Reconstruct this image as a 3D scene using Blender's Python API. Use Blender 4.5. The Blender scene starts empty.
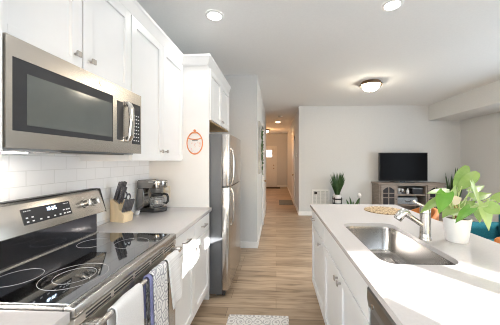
import bpy, bmesh, math, random
from mathutils import Vector, Matrix
C = bpy.context.scene.collection
SC = bpy.context.scene
R = math.radians
random.seed(7)

# ------------------------------------------------------------------ camera
cam_d = bpy.data.cameras.new('camera')
cam_d.sensor_width = 36.0
cam_d.lens = 36.0 * 240.0 / 500.0
cam_d.shift_x = -16.0 / 500.0
cam_d.shift_y = -2.5 / 500.0
cam_d.clip_start = 0.02
cam = bpy.data.objects.new('camera', cam_d)
C.objects.link(cam)
cam.location = (0, 0, 1.39)
cam.rotation_euler = (R(90), 0, R(2.4))
SC.camera = cam

# ------------------------------------------------------------------ sky, sun, window light, exposure
w = bpy.data.worlds.new('sky')
SC.world = w
w.use_nodes = True
wn = w.node_tree.nodes
sky = wn.new('ShaderNodeTexSky')
sky.sky_type = 'NISHITA'
sky.sun_disc = False
sky.sun_elevation = R(12.4)
sky.sun_rotation = R(145)
wn['Background'].inputs[1].default_value = 0.13
w.node_tree.links.new(sky.outputs[0], wn['Background'].inputs[0])

SUN_DIR = Vector((0.60, -0.80, 0.22)).normalized()      # towards the sun
sun_d = bpy.data.lights.new('sun', 'SUN')
sun_d.energy = 9.0
sun_d.color = (1.0, 0.99, 0.97)
sun_d.angle = R(0.35)
sun = bpy.data.objects.new('sun', sun_d)
C.objects.link(sun)
sun.rotation_euler = SUN_DIR.to_track_quat('Z', 'Y').to_euler()
sun.location = SUN_DIR * 12


def area(name, loc, direction, sx, sy, power, color):
    d = bpy.data.lights.new(name, 'AREA')
    d.shape = 'RECTANGLE'
    d.size, d.size_y = sx, sy
    d.energy = power
    d.color = color
    o = bpy.data.objects.new(name, d)
    C.objects.link(o)
    o.location = loc
    o.rotation_euler = Vector(direction).to_track_quat('-Z', 'Z').to_euler()
    return o


# daylight through the patio door behind the camera, plus fill lamps at added kitchen and living room windows
area('patio_daylight', (2.40, -1.52, 1.10), (0, 1, 0), 1.9, 2.0, 10, (0.74, 0.87, 1.0))
area('kitchen_daylight', (-0.10, -1.52, 1.55), (0, 1, 0), 1.0, 1.1, 8, (0.74, 0.87, 1.0))  # added fill, at a window opening made for it
area('living_daylight', (4.62, 2.40, 1.35), (-1, 0, 0), 2.4, 1.7, 32, (0.74, 0.87, 1.0))  # added fill for the living room, at an unseen opening

SC.view_settings.view_transform = 'Standard'
SC.view_settings.look = 'None'
SC.view_settings.gamma = 1.0
SC.view_settings.use_curve_mapping = False
SC.view_settings.exposure = 1.78
SC.cycles.max_bounces = 14
SC.cycles.diffuse_bounces = 8
SC.cycles.glossy_bounces = 6
SC.cycles.sample_clamp_indirect = 8.0
SC.cycles.use_denoising = True
SC.cycles.filter_width = 1.0
SC.cycles.blur_glossy = 0.5


# ------------------------------------------------------------------ materials
def base_mat(name):
    m = bpy.data.materials.new(name)
    m.use_nodes = True
    nt = m.node_tree
    return m, nt, nt.nodes['Principled BSDF']


def node(nt, t, **kw):
    n = nt.nodes.new(t)
    for k, v in kw.items():
        setattr(n, k, v)
    return n


def mapped(nt, scale=(1, 1, 1), rot=(0, 0, 0)):
    tc = node(nt, 'ShaderNodeTexCoord')
    mp = node(nt, 'ShaderNodeMapping')
    mp.inputs['Scale'].default_value = scale
    mp.inputs['Rotation'].default_value = rot
    nt.links.new(tc.outputs['Object'], mp.inputs['Vector'])
    return mp.outputs['Vector']


def ramp(nt, fac, stops):
    r = node(nt, 'ShaderNodeValToRGB')
    e = r.color_ramp.elements
    e[0].position, e[0].color = stops[0][0], (*stops[0][1], 1)
    e[1].position, e[1].color = stops[-1][0], (*stops[-1][1], 1)
    for p, c in stops[1:-1]:
        x = e.new(p)
        x.color = (*c, 1)
    nt.links.new(fac, r.inputs[0])
    return r.outputs[0]


def mat(name, col, rough=0.5, metal=0.0, var=0.04, scale=8.0, stretch=(1, 1, 1), bump=0.0, spec=0.5,
        col2=None, trans=0.0, sss=0.0, coat=0.0):
    m, nt, b = base_mat(name)
    n = node(nt, 'ShaderNodeTexNoise')
    n.inputs['Scale'].default_value = scale
    n.inputs['Detail'].default_value = 4
    nt.links.new(mapped(nt, stretch), n.inputs['Vector'])
    c2 = col2 or tuple(min(1, c * (1 + var)) for c in col)
    c1 = col if col2 else tuple(c * (1 - var) for c in col)
    nt.links.new(ramp(nt, n.outputs['Fac'], [(0.3, c1), (0.7, c2)]), b.inputs['Base Color'])
    b.inputs['Roughness'].default_value = rough
    b.inputs['Metallic'].default_value = metal
    b.inputs['Specular IOR Level'].default_value = spec
    if trans:
        b.inputs['Transmission Weight'].default_value = trans
    if coat:
        b.inputs['Coat Weight'].default_value = coat
        b.inputs['Coat Roughness'].default_value = 0.05
    if bump:
        bp = node(nt, 'ShaderNodeBump')
        bp.inputs['Strength'].default_value = bump
        bp.inputs['Distance'].default_value = 0.002
        nt.links.new(n.outputs['Fac'], bp.inputs['Height'])
        nt.links.new(bp.outputs[0], b.inputs['Normal'])
    return m


def emit(name, col, strength):
    m, nt, b = base_mat(name)
    n = node(nt, 'ShaderNodeTexNoise')
    n.inputs['Scale'].default_value = 3
    nt.links.new(mapped(nt), n.inputs['Vector'])
    nt.links.new(ramp(nt, n.outputs['Fac'], [(0.2, tuple(c * .96 for c in col)), (0.8, col)]), b.inputs['Emission Color'])
    b.inputs['Base Color'].default_value = (*col, 1)
    b.inputs['Emission Strength'].default_value = strength
    return m


def floor_mat():
    m, nt, b = base_mat('oak_plank_floor')
    v = mapped(nt)
    br = node(nt, 'ShaderNodeTexBrick')
    br.offset = 0.37
    br.inputs['Scale'].default_value = 1.0
    br.inputs['Brick Width'].default_value = 1.22
    br.inputs['Row Height'].default_value = 0.15
    br.inputs['Mortar Size'].default_value = 0.0016
    br.inputs['Mortar Smooth'].default_value = 0.2
    br.inputs['Color1'].default_value = (0.50, 0.385, 0.275, 1)
    br.inputs['Color2'].default_value = (0.33, 0.245, 0.168, 1)
    br.inputs['Mortar'].default_value = (0.13, 0.085, 0.055, 1)
    nt.links.new(v, br.inputs['Vector'])
    g = node(nt, 'ShaderNodeTexNoise')
    g.inputs['Scale'].default_value = 3.0
    g.inputs['Detail'].default_value = 8
    g.inputs['Distortion'].default_value = 0.8
    nt.links.new(mapped(nt, (0.9, 9, 1)), g.inputs['Vector'])
    gr = ramp(nt, g.outputs['Fac'], [(0.25, (0.48, 0.43, 0.39)), (0.5, (0.94, 0.92, 0.90)), (0.75, (1.15, 1.13, 1.10))])
    mx = node(nt, 'ShaderNodeMix', data_type='RGBA', blend_type='MULTIPLY')
    mx.inputs[0].default_value = 1.0
    nt.links.new(br.outputs['Color'], mx.inputs[6])
    nt.links.new(gr, mx.inputs[7])
    nt.links.new(mx.outputs[2], b.inputs['Base Color'])
    b.inputs['Roughness'].default_value = 0.38
    b.inputs['Specular IOR Level'].default_value = 0.35
    return m


def tile_mat():
    m, nt, b = base_mat('white_subway_tile')
    tc = node(nt, 'ShaderNodeTexCoord')
    sp = node(nt, 'ShaderNodeSeparateXYZ')
    cb = node(nt, 'ShaderNodeCombineXYZ')
    nt.links.new(tc.outputs['Object'], sp.inputs[0])
    nt.links.new(sp.outputs['Y'], cb.inputs['X'])
    nt.links.new(sp.outputs['Z'], cb.inputs['Y'])
    br = node(nt, 'ShaderNodeTexBrick')
    br.inputs['Scale'].default_value = 1.0
    br.inputs['Brick Width'].default_value = 0.156
    br.inputs['Row Height'].default_value = 0.0785
    br.inputs['Mortar Size'].default_value = 0.0022
    br.inputs['Mortar Smooth'].default_value = 0.3
    br.inputs['Color1'].default_value = (0.91, 0.91, 0.91, 1)
    br.inputs['Color2'].default_value = (0.89, 0.89, 0.89, 1)
    br.inputs['Mortar'].default_value = (0.78, 0.78, 0.77, 1)
    nt.links.new(cb.outputs[0], br.inputs['Vector'])
    nt.links.new(br.outputs['Color'], b.inputs['Base Color'])
    bp = node(nt, 'ShaderNodeBump')
    bp.invert = True
    bp.inputs['Strength'].default_value = 0.5
    bp.inputs['Distance'].default_value = 0.002
    nt.links.new(br.outputs['Fac'], bp.inputs['Height'])
    nt.links.new(bp.outputs[0], b.inputs['Normal'])
    b.inputs['Roughness'].default_value = 0.12
    return m


def pattern_mat(name, ground, ink, scale, kind='damask', rough=0.9):
    m, nt, b = base_mat(name)
    v = mapped(nt, (scale, scale, scale))
    vo = node(nt, 'ShaderNodeTexVoronoi')
    vo.feature = 'DISTANCE_TO_EDGE' if kind == 'cells' else 'F1'
    vo.inputs['Scale'].default_value = 1.0
    vo.inputs['Randomness'].default_value = 0.75 if kind == 'cells' else 0.0
    nt.links.new(v, vo.inputs['Vector'])
    if kind == 'cells':
        f = vo.outputs['Distance']
        c = ramp(nt, f, [(0.0, ink), (0.05, ink), (0.09, ground), (0.24, ground), (0.26, ink), (0.31, ink), (0.34, ground), (1.0, ground)])
    else:
        ns = node(nt, 'ShaderNodeTexNoise')
        ns.inputs['Scale'].default_value = 2.6
        nt.links.new(v, ns.inputs['Vector'])
        mt = node(nt, 'ShaderNodeMath', operation='MULTIPLY_ADD')
        mt.inputs[1].default_value = 22.0
        nt.links.new(vo.outputs['Distance'], mt.inputs[0])
        m2 = node(nt, 'ShaderNodeMath', operation='MULTIPLY')
        m2.inputs[1].default_value = 9.0
        nt.links.new(ns.outputs['Fac'], m2.inputs[0])
        nt.links.new(m2.outputs[0], mt.inputs[2])
        sn = node(nt, 'ShaderNodeMath', operation='SINE')
        nt.links.new(mt.outputs[0], sn.inputs[0])
        c = ramp(nt, sn.outputs[0], [(0.30, ground), (0.55, ink)])
    nt.links.new(c, b.inputs['Base Color'])
    b.inputs['Roughness'].default_value = rough
    b.inputs['Specular IOR Level'].default_value = 0.1
    return m


def weave_mat():
    m, nt, b = base_mat('woven_seagrass')
    wv = node(nt, 'ShaderNodeTexVoronoi')
    wv.inputs['Scale'].default_value = 55
    wv.inputs['Randomness'].default_value = 0.7
    nt.links.new(mapped(nt, (1, 0.55, 1)), wv.inputs['Vector'])
    nt.links.new(ramp(nt, wv.outputs['Distance'], [(0.15, (0.62, 0.47, 0.28)), (0.75, (0.15, 0.09, 0.04))]), b.inputs['Base Color'])
    bp = node(nt, 'ShaderNodeBump')
    bp.invert = True
    bp.inputs['Distance'].default_value = 0.004
    nt.links.new(wv.outputs['Distance'], bp.inputs['Height'])
    nt.links.new(bp.outputs[0], b.inputs['Normal'])
    b.inputs['Roughness'].default_value = 0.8
    return m


M = {}
M['wall'] = mat('greige_wall_paint', (0.66, 0.66, 0.65), 0.75, var=0.015, scale=40, bump=0.08)
M['ceiling'] = mat('white_ceiling_paint', (0.80, 0.805, 0.80), 0.85, var=0.015, scale=60, bump=0.15)
M['floor'] = floor_mat()
M['trim'] = mat('white_trim_paint', (0.84, 0.835, 0.82), 0.4, var=0.01)
M['cab'] = mat('white_cabinet_paint', (0.79, 0.79, 0.785), 0.35, var=0.01)
M['birch'] = mat('raw_birch_underside', (0.52, 0.36, 0.17), 0.6, var=0.12, stretch=(6, 1, 1))
M['tile'] = tile_mat()
M['quartz'] = mat('white_quartz', (0.57, 0.54, 0.525), 0.16, var=0.025, scale=90)
M['steel'] = mat('brushed_stainless', (0.62, 0.60, 0.575), 0.27, 1.0, var=0.05, scale=30, stretch=(1, 1, 30))
M['steel_h'] = mat('brushed_stainless_horizontal', (0.56, 0.53, 0.49), 0.27, 1.0, var=0.05, scale=25, stretch=(25, 1, 25))
M['sinksteel'] = mat('satin_sink_steel', (0.52, 0.50, 0.48), 0.24, 1.0, var=0.05, scale=20, stretch=(1, 1, 12))
M['chrome'] = mat('polished_nickel', (0.66, 0.65, 0.63), 0.16, 1.0, var=0.02)
M['knobnickel'] = mat('dull_nickel', (0.46, 0.43, 0.40), 0.35, 1.0, var=0.03)
M['nickel'] = mat('satin_nickel', (0.50, 0.48, 0.455), 0.25, 1.0, var=0.03)
M['darksteel'] = mat('dark_stainless', (0.25, 0.245, 0.24), 0.28, 1.0, var=0.04, scale=20, stretch=(20, 1, 1))
M['gunmetal'] = mat('polished_gunmetal', (0.27, 0.255, 0.24), 0.16, 1.0, var=0.05)
M['fridgeside'] = mat('grey_painted_steel', (0.13, 0.135, 0.142), 0.35, 0.3, var=0.03, scale=50)
M['blackglass'] = mat('black_ceramic_glass', (0.010, 0.011, 0.014), 0.05, var=0.1, spec=0.8)
M['blackglass'].node_tree.nodes['Principled BSDF'].inputs['IOR'].default_value = 1.9
M['mirrorglass'] = mat('mirror_black_cooktop_glass', (0.36, 0.37, 0.38), 0.04, 1.0, var=0.02)
M['riserglass'] = mat('dark_mirror_enamel', (0.13, 0.135, 0.16), 0.10, 1.0, var=0.02)
M['ventsteel'] = mat('pale_beige_steel', (0.60, 0.55, 0.50), 0.35, 0.8, var=0.04)
M['mwglass'] = mat('grey_oven_window_glass', (0.115, 0.125, 0.12), 0.12, var=0.06, spec=0.6)
M['panelblack'] = mat('graphite_control_glass', (0.04, 0.041, 0.045), 0.4, var=0.1, spec=0.2)
M['black'] = mat('black_plastic', (0.02, 0.02, 0.022), 0.35, var=0.1)
M['screen'] = mat('black_television_screen', (0.006, 0.006, 0.007), 0.3, var=0.1, spec=0.04)
M['ringgrey'] = mat('grey_burner_print', (0.42, 0.42, 0.43), 0.3, var=0.05)
M['keys'] = mat('pale_key_print', (0.75, 0.77, 0.80), 0.4, var=0.03)
M['digits'] = emit('lit_blue_white_digits', (0.65, 0.82, 1.0), 2.5)
M['towel'] = mat('white_terry_cloth', (0.80, 0.79, 0.78), 0.95, var=0.04, scale=260, bump=0.6, spec=0.1)
M['towelp'] = pattern_mat('grey_geometric_print_cloth', (0.80, 0.79, 0.78), (0.42, 0.42, 0.45), 22, 'cells')
M['ribtowel'] = mat('white_ribbed_cloth', (0.80, 0.79, 0.78), 0.95, var=0.10, scale=3, stretch=(1, 1, 40), bump=0.6, spec=0.1)
M['bluecloth'] = mat('blue_violet_cloth', (0.24, 0.25, 0.44), 0.95, var=0.1, scale=80, spec=0.1)  # blue tone stands for the shaded side of the printed towel
M['rug'] = pattern_mat('grey_damask_rug', (0.74, 0.72, 0.69), (0.48, 0.46, 0.45), 13)
M['wood'] = mat('pale_maple_block', (0.76, 0.61, 0.40), 0.45, var=0.10, scale=5, stretch=(4, 4, 1))
M['handle'] = mat('charcoal_knife_handle', (0.075, 0.072, 0.08), 0.35, var=0.3, scale=40)
M['copper'] = mat('copper_wire', (0.72, 0.28, 0.13), 0.35, 0.6, var=0.1)
M['pinkshade'] = mat('pale_pink_print', (0.78, 0.55, 0.48), 0.7, var=0.1, scale=60)
M['white'] = mat('white_glazed_ceramic', (0.82, 0.81, 0.80), 0.3, var=0.01)
M['soil'] = mat('potting_soil', (0.10, 0.06, 0.04), 0.95, var=0.5, scale=120, bump=1.0)
M['terracotta'] = mat('coir_stake', (0.42, 0.17, 0.06), 0.9, var=0.3, scale=90, bump=0.6)
def leafmat(name, a, b_):
    m = mat(name, a, 0.38, var=0.1, scale=14, col2=b_, spec=0.4)
    nt = m.node_tree
    bs = nt.nodes['Principled BSDF']
    tr = node(nt, 'ShaderNodeBsdfTranslucent')
    mx = node(nt, 'ShaderNodeMixShader')
    mx.inputs[0].default_value = 0.35
    src = bs.inputs['Base Color'].links[0].from_socket
    nt.links.new(src, tr.inputs[0])
    out = nt.nodes['Material Output']
    nt.links.new(bs.outputs[0], mx.inputs[1])
    nt.links.new(tr.outputs[0], mx.inputs[2])
    nt.links.new(mx.outputs[0], out.inputs[0])
    return m
M['leaf_light'] = leafmat('light_green_leaf', (0.23, 0.37, 0.09), (0.34, 0.48, 0.16))
M['leaf_pale'] = leafmat('pale_green_leaf', (0.34, 0.49, 0.17), (0.46, 0.59, 0.26))
M['leaf_bright'] = leafmat('bright_green_leaf', (0.11, 0.31, 0.03), (0.19, 0.41, 0.065))
M['leaf_blush'] = leafmat('blush_leaf_underside', (0.70, 0.62, 0.46), (0.78, 0.72, 0.56))
M['leaf_dark'] = leafmat('dark_green_blade', (0.045, 0.10, 0.035), (0.10, 0.18, 0.07))
M['stem'] = mat('pale_leaf_stem', (0.52, 0.62, 0.28), 0.5, var=0.1)
M['greywood'] = mat('weathered_grey_wood', (0.27, 0.225, 0.19), 0.6, var=0.25, scale=6, stretch=(1, 1, 14))
M['darkglass'] = mat('dark_cabinet_glass', (0.02, 0.02, 0.025), 0.12, var=0.1)
M['bin'] = mat('grey_felt', (0.25, 0.27, 0.29), 0.9, var=0.15, scale=60)
M['teal'] = mat('teal_upholstery', (0.012, 0.105, 0.135), 0.85, var=0.2, scale=70, bump=0.4, spec=0.2)
M['tan'] = mat('tan_leather', (0.52, 0.18, 0.04), 0.45, var=0.12, scale=25, bump=0.2)
M['bronze'] = mat('brushed_bronze', (0.32, 0.22, 0.14), 0.35, 0.9, var=0.1)
M['lampglass'] = emit('lit_frosted_glass', (1.0, 0.88, 0.70), 24.0)
M['hallglass'] = emit('lit_amber_frosted_glass', (1.0, 0.82, 0.58), 5.0)
M['canlight'] = emit('lit_downlight_lens', (1.0, 0.97, 0.92), 5.0)
M['warmlens'] = emit('lit_warm_lens', (1.0, 0.80, 0.52), 14.0)
M['daypane'] = emit('daylit_door_pane', (0.95, 0.98, 1.0), 1.1)
M['frontdoor'] = mat('off_white_door_paint', (0.80, 0.79, 0.77), 0.45, var=0.01)
M['greymat'] = mat('grey_hall_mat', (0.16, 0.17, 0.18), 0.95, var=0.15, scale=50, bump=0.5)
M['darkmat'] = mat('dark_door_mat', (0.05, 0.04, 0.035), 0.95, var=0.3, scale=80, bump=0.5)
M['slate'] = mat('grille_grey_shadow', (0.30, 0.31, 0.32), 0.7, var=0.05)  # plain grey, shared by the grille backing and small parts
M['plate'] = mat('ivory_plate', (0.76, 0.70, 0.60), 0.4, var=0.01)
M['glass'] = mat('clear_carafe_glass', (0.95, 0.95, 0.95), 0.02, var=0.0, trans=1.0)
M['washwood'] = mat('whitewashed_wood', (0.48, 0.47, 0.44), 0.8, var=0.3, scale=5, stretch=(1, 6, 1))


# ------------------------------------------------------------------ mesh builder
class MB:
    def __init__(self):
        self.bm = bmesh.new()

    def _add(self, geom_bm):
        me = bpy.data.meshes.new('tmp')
        geom_bm.to_mesh(me)
        geom_bm.free()
        self.bm.from_mesh(me)
        bpy.data.meshes.remove(me)
        return self

    def box(self, x0, x1, y0, y1, z0, z1, bev=0.0, seg=2, mtx=None):
        b = bmesh.new()
        bmesh.ops.create_cube(b, size=1)
        for v in b.verts:
            v.co = Vector(((x0 + x1) / 2 + v.co.x * (x1 - x0), (y0 + y1) / 2 + v.co.y * (y1 - y0), (z0 + z1) / 2 + v.co.z * (z1 - z0)))
        if bev > 0:
            bmesh.ops.bevel(b, geom=b.edges[:], offset=min(bev, 0.49 * min(abs(x1 - x0), abs(y1 - y0), abs(z1 - z0))), segments=seg, affect='EDGES', profile=0.5)
        if mtx is not None:
            b.transform(mtx)
        return self._add(b)

    def cyl(self, p0, p1, r0, r1=None, seg=24, caps=True):
        p0, p1 = Vector(p0), Vector(p1)
        d = p1 - p0
        b = bmesh.new()
        bmesh.ops.create_cone(b, cap_ends=caps, segments=seg, radius1=r0, radius2=r0 if r1 is None else r1, depth=d.length)
        q = Vector((0, 0, 1)).rotation_difference(d.normalized()).to_matrix().to_4x4()
        b.transform(Matrix.Translation((p0 + p1) / 2) @ q)
        return self._add(b)

    def tube(self, pts, r, seg=10, rad=None):
        pts = [Vector(p) for p in pts]
        b = bmesh.new()
        rings = []
        up = None
        for i, p in enumerate(pts):
            t = (pts[min(i + 1, len(pts) - 1)] - pts[max(i - 1, 0)]).normalized()
            if up is None:
                up = t.orthogonal().normalized()
            up = (up - t * up.dot(t)).normalized()
            s = t.cross(up)
            rr = rad[i] if rad else r
            rings.append([b.verts.new(p + (up * math.cos(a) + s * math.sin(a)) * rr) for a in [2 * math.pi * k / seg for k in range(seg)]])
        for a, c in zip(rings, rings[1:]):
            for k in range(seg):
                b.faces.new((a[k], a[(k + 1) % seg], c[(k + 1) % seg], c[k]))
        b.faces.new(rings[0][::-1])
        b.faces.new(rings[-1])
        return self._add(b)

    def lathe(self, prof, c=(0, 0, 0), seg=32, cap=True, mtx=None):
        b = bmesh.new()
        rings = []
        for r, z in prof:
            if r < 1e-6:
                rings.append([b.verts.new((0, 0, z))])
            else:
                rings.append([b.verts.new((r * math.cos(2 * math.pi * k / seg), r * math.sin(2 * math.pi * k / seg), z)) for k in range(seg)])
        for a, d in zip(rings, rings[1:]):
            for k in range(seg):
                k2 = (k + 1) % seg
                if len(a) == 1 and len(d) == 1:
                    continue
                if len(a) == 1:
                    b.faces.new((a[0], d[k2], d[k]))
                elif len(d) == 1:
                    b.faces.new((a[k], a[k2], d[0]))
                else:
                    b.faces.new((a[k], a[k2], d[k2], d[k]))
        if cap:
            if len(rings[0]) > 1:
                b.faces.new(rings[0][::-1])
            if len(rings[-1]) > 1:
                b.faces.new(rings[-1])
        b.transform(Matrix.Translation(c) @ (mtx if mtx is not None else Matrix.Identity(4)))
        return self._add(b)

    def prism(self, poly, axis, a0, a1, bev=0.0):
        """poly: 2-D outline; axis 'x': poly=(y,z), 'y': poly=(x,z), 'z': poly=(x,y)."""
        f = {'x': lambda p, a: (a, p[0], p[1]), 'y': lambda p, a: (p[0], a, p[1]), 'z': lambda p, a: (p[0], p[1], a)}[axis]
        b = bmesh.new()
        va = [b.verts.new(f(p, a0)) for p in poly]
        vb = [b.verts.new(f(p, a1)) for p in poly]
        n = len(poly)
        b.faces.new(va)
        b.faces.new(vb[::-1])
        for i in range(n):
            b.faces.new((va[i], vb[i], vb[(i + 1) % n], va[(i + 1) % n]))
        bmesh.ops.recalc_face_normals(b, faces=b.faces[:])
        if bev:
            bmesh.ops.bevel(b, geom=b.edges[:], offset=bev, segments=2, affect='EDGES', profile=0.5)
        return self._add(b)

    def grid(self, fn, nu, nv, closed_u=False):
        b = bmesh.new()
        V = [[b.verts.new(fn(i / nu, j / nv)) for j in range(nv + 1)] for i in range(nu + (0 if closed_u else 1))]
        L = len(V)
        for i in range(nu):
            for j in range(nv):
                b.faces.new((V[i][j], V[(i + 1) % L][j], V[(i + 1) % L][j + 1], V[i][j + 1]))
        return self._add(b)

    def torus(self, c, Rr, r, seg=48, rs=8, mtx=None):
        b = bmesh.new()
        V = [[b.verts.new(((Rr + r * math.cos(q)) * math.cos(p), (Rr + r * math.cos(q)) * math.sin(p), r * math.sin(q)))
              for q in [2 * math.pi * j / rs for j in range(rs)]] for p in [2 * math.pi * i / seg for i in range(seg)]]
        for i in range(seg):
            for j in range(rs):
                b.faces.new((V[i][j], V[(i + 1) % seg][j], V[(i + 1) % seg][(j + 1) % rs], V[i][(j + 1) % rs]))
        b.transform(Matrix.Translation(c) @ (mtx if mtx is not None else Matrix.Identity(4)))
        return self._add(b)

    def build(self, name, m, parent=None, smooth=None, local=False, label=None):
        o_loc = Vector((0, 0, 0))
        root = parent
        while root is not None and root.parent is not None:
            root = root.parent
        if root is not None and not local:
            mw = Matrix.Translation(root.location) @ root.rotation_euler.to_matrix().to_4x4()
            self.bm.transform(mw.inverted())
        bmesh.ops.recalc_face_normals(self.bm, faces=self.bm.faces[:])
        me = bpy.data.meshes.new(name)
        self.bm.to_mesh(me)
        self.bm.free()
        if smooth is not None:
            for p in me.polygons:
                p.use_smooth = True
            try:
                me.set_sharp_from_angle(angle=R(smooth))
            except Exception:
                pass
        me.materials.append(m)
        o = bpy.data.objects.new(name, me)
        C.objects.link(o)
        if parent is not None:
            o.parent = parent
        if label:
            o['label'] = label
        return o


def thing(name, label, cat, loc=(0, 0, 0), rotz=0.0, group=None):
    o = bpy.data.objects.new(name, None)
    C.objects.link(o)
    o.empty_display_size = 0.1
    o.location = loc
    o.rotation_euler = (0, 0, rotz)
    return tag(o, label, cat, group)


def tag(o, label, cat, group=None, kind=None):
    o['label'] = label
    o['category'] = cat
    if group:
        o['group'] = group
    if kind:
        o['kind'] = kind
    return o


def rebase(o, loc):
    """moves a single-mesh thing's origin to its base"""
    loc = Vector(loc)
    o.data.transform(Matrix.Translation(-loc))
    o.location = loc
    return o


def struct(name, mb, m, smooth=None):
    o = mb.build(name, m, None, smooth)
    o['kind'] = 'structure'
    return o


def copy_tree(src, parent=None):
    c = src.copy()
    C.objects.link(c)
    if parent is not None:
        c.parent = parent
    for ch in list(src.children):
        copy_tree(ch, c)
    return c


# ------------------------------------------------------------------ room shell
WL, CZ, RX, BY, REAR = -1.28, 2.74, 4.50, 6.06, -1.40
b = MB(); b.box(-2.2, 4.7, -1.6, 12.6, -0.06, 0.0); struct('floor', b, M['floor'])
b = MB(); b.box(-2.2, 4.7, -1.6, 12.6, CZ, CZ + 0.08); struct('ceiling', b, M['ceiling'])
b = MB(); b.box(WL - 0.12, WL, -1.6, 3.78, 0, CZ); struct('wall_left', b, M['wall'])
b = MB(); b.box(WL - 0.12, -0.30, 3.78, 7.35, 0, CZ); struct('wall_hall_left', b, M['wall'])
b = MB(); b.box(0.575, 4.62, BY, 12.45, 0, CZ); struct('wall_back', b, M['wall'])
b = MB(); b.box(-2.1, -1.95, 7.35, 12.45, 0, CZ); struct('wall_foyer_left', b, M['wall'])
b = MB(); b.box(-2.1, 0.575, 12.4, 12.55, 0, CZ); struct('wall_far', b, M['wall'])
# right wall with a living room window opening (outside the frame), added for light
b = MB()
b.box(RX, RX + 0.12, -1.6, 1.2, 0, CZ); b.box(RX, RX + 0.12, 3.6, BY, 0, CZ)
b.box(RX, RX + 0.12, 1.2, 3.6, 0, 0.5); b.box(RX, RX + 0.12, 1.2, 3.6, 2.2, CZ)
struct('wall_right', b, M['wall'])
# wall behind the camera: patio door opening, and a kitchen window opening added for light
b = MB()
y0, y1 = REAR - 0.12, REAR
b.box(-1.4, -0.6, y0, y1, 0, CZ); b.box(0.4, 1.62, y0, y1, 0, CZ); b.box(3.35, 4.62, y0, y1, 0, CZ)
b.box(-0.6, 0.4, y0, y1, 0, 1.0); b.box(-0.6, 0.4, y0, y1, 2.09, CZ)
b.box(1.62, 3.35, y0, y1, 0, 0.04); b.box(1.62, 3.35, y0, y1, 2.18, CZ)
struct('wall_rear', b, M['wall'])
b = MB()                                             # door frame, two stiles that cast the bands on the worktop
b.box(1.62, 1.66, y0, y1, 0.04, 2.18); b.box(3.31, 3.35, y0, y1, 0.04, 2.18)
b.box(1.99, 2.09, -1.48, -1.44, 0.04, 2.18); b.box(2.54, 2.65, -1.48, -1.44, 0.04, 2.18)
b.box(1.66, 3.31, -1.50, -1.48, 1.675, 2.18)                     # unseen blind, added to cut the sun off at the right height
struct('window_1', b, M['trim'])
b = MB(); b.box(6.2, 6.4, -6.0, 4.0, 0, 4.6); struct('wall_exterior', b, M['wall'])      # unseen wall added to keep sun out of the living room window
# soffit
b = MB(); b.box(3.745, RX, REAR, BY, 2.355, CZ); struct('trim_1', b, M['wall'])
# backsplash tile
b = MB(); b.box(WL, WL + 0.008, -1.3, 2.36, 0.92, 1.45); struct('backsplash', b, M['tile'])
# baseboards
def bb(name, segs):
    b = MB()
    for s in segs:
        b.box(*s, 0.0, 0.10, 0.004)
    return struct(name, b, M['trim'])
bb('baseboard_back', [(0.575, RX, BY - 0.014, BY)])
bb('baseboard_kitchen', [(WL, -0.30, 3.766, 3.78)])
bb('baseboard_hall_left', [(-0.30, -0.286, 3.766, 5.10), (-0.30, -0.286, 6.15, 7.36)])
bb('baseboard_hall_right', [(0.561, 0.575, 6.046, 7.28), (0.561, 0.575, 8.42, 12.4)])
bb('baseboard_far', [(-1.95, -1.02, 12.386, 12.4), (0.05, 0.575, 12.386, 12.4)])
bb('baseboard_right', [(RX - 0.014, RX, REAR, BY)])


# crown moulding on the wall cabinets
def crown_profile():
    return [(0, 0), (0.012, 0), (0.02, 0.012), (0.040, 0.072), (0.046, 0.082), (0.046, 0.102), (0, 0.102)]
def crown_run(b, path, z):
    """mitred crown along a plan path; the crown grows to the right of the walking direction"""
    prof = crown_profile()
    pts = [Vector((p[0], p[1])) for p in path]
    bm = bmesh.new()
    rows = []
    for i, p in enumerate(pts):
        def nrm(a, c):
            d = (c - a).normalized()
            return Vector((d.y, -d.x))
        n1 = nrm(pts[i - 1], p) if i > 0 else nrm(p, pts[1])
        n2 = nrm(p, pts[i + 1]) if i < len(pts) - 1 else n1
        mt = (n1 + n2)
        mt = mt / (mt.length_squared / 2) if mt.length > 1e-6 else n1
        rows.append([bm.verts.new((p.x + mt.x * o, p.y + mt.y * o, z + h)) for o, h in prof])
    k = len(prof)
    for r0, r1 in zip(rows, rows[1:]):
        for j in range(k):
            bm.faces.new((r0[j], r0[(j + 1) % k], r1[(j + 1) % k], r1[j]))
    bm.faces.new(rows[0]); bm.faces.new(rows[-1][::-1])
    b._add(bm)
b = MB()
crown_run(b, [(-0.953, -1.38), (-0.953, 2.36), (-0.688, 2.36), (-0.688, 3.385)], 2.325)
struct('trim_2', b, M['cab'])


# ------------------------------------------------------------------ cabinet helpers
def fmap(face, plane):
    """maps (u, n, z): u along the face, n outwards"""
    if face == '+x':
        return lambda u, n, z: (plane + n, u, z)
    if face == '-x':
        return lambda u, n, z: (plane - n, u, z)
    if face == '-y':
        return lambda u, n, z: (u, plane - n, z)
    if face == '+y':
        return lambda u, n, z: (u, plane + n, z)


def fbox(b, face, plane, u0, u1, n0, n1, z0, z1, bev=0.0):
    f = fmap(face, plane)
    a, c = f(u0, n0, z0), f(u1, n1, z1)
    return b.box(min(a[0], c[0]), max(a[0], c[0]), min(a[1], c[1]), max(a[1], c[1]), min(a[2], c[2]), max(a[2], c[2]), bev)


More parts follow.
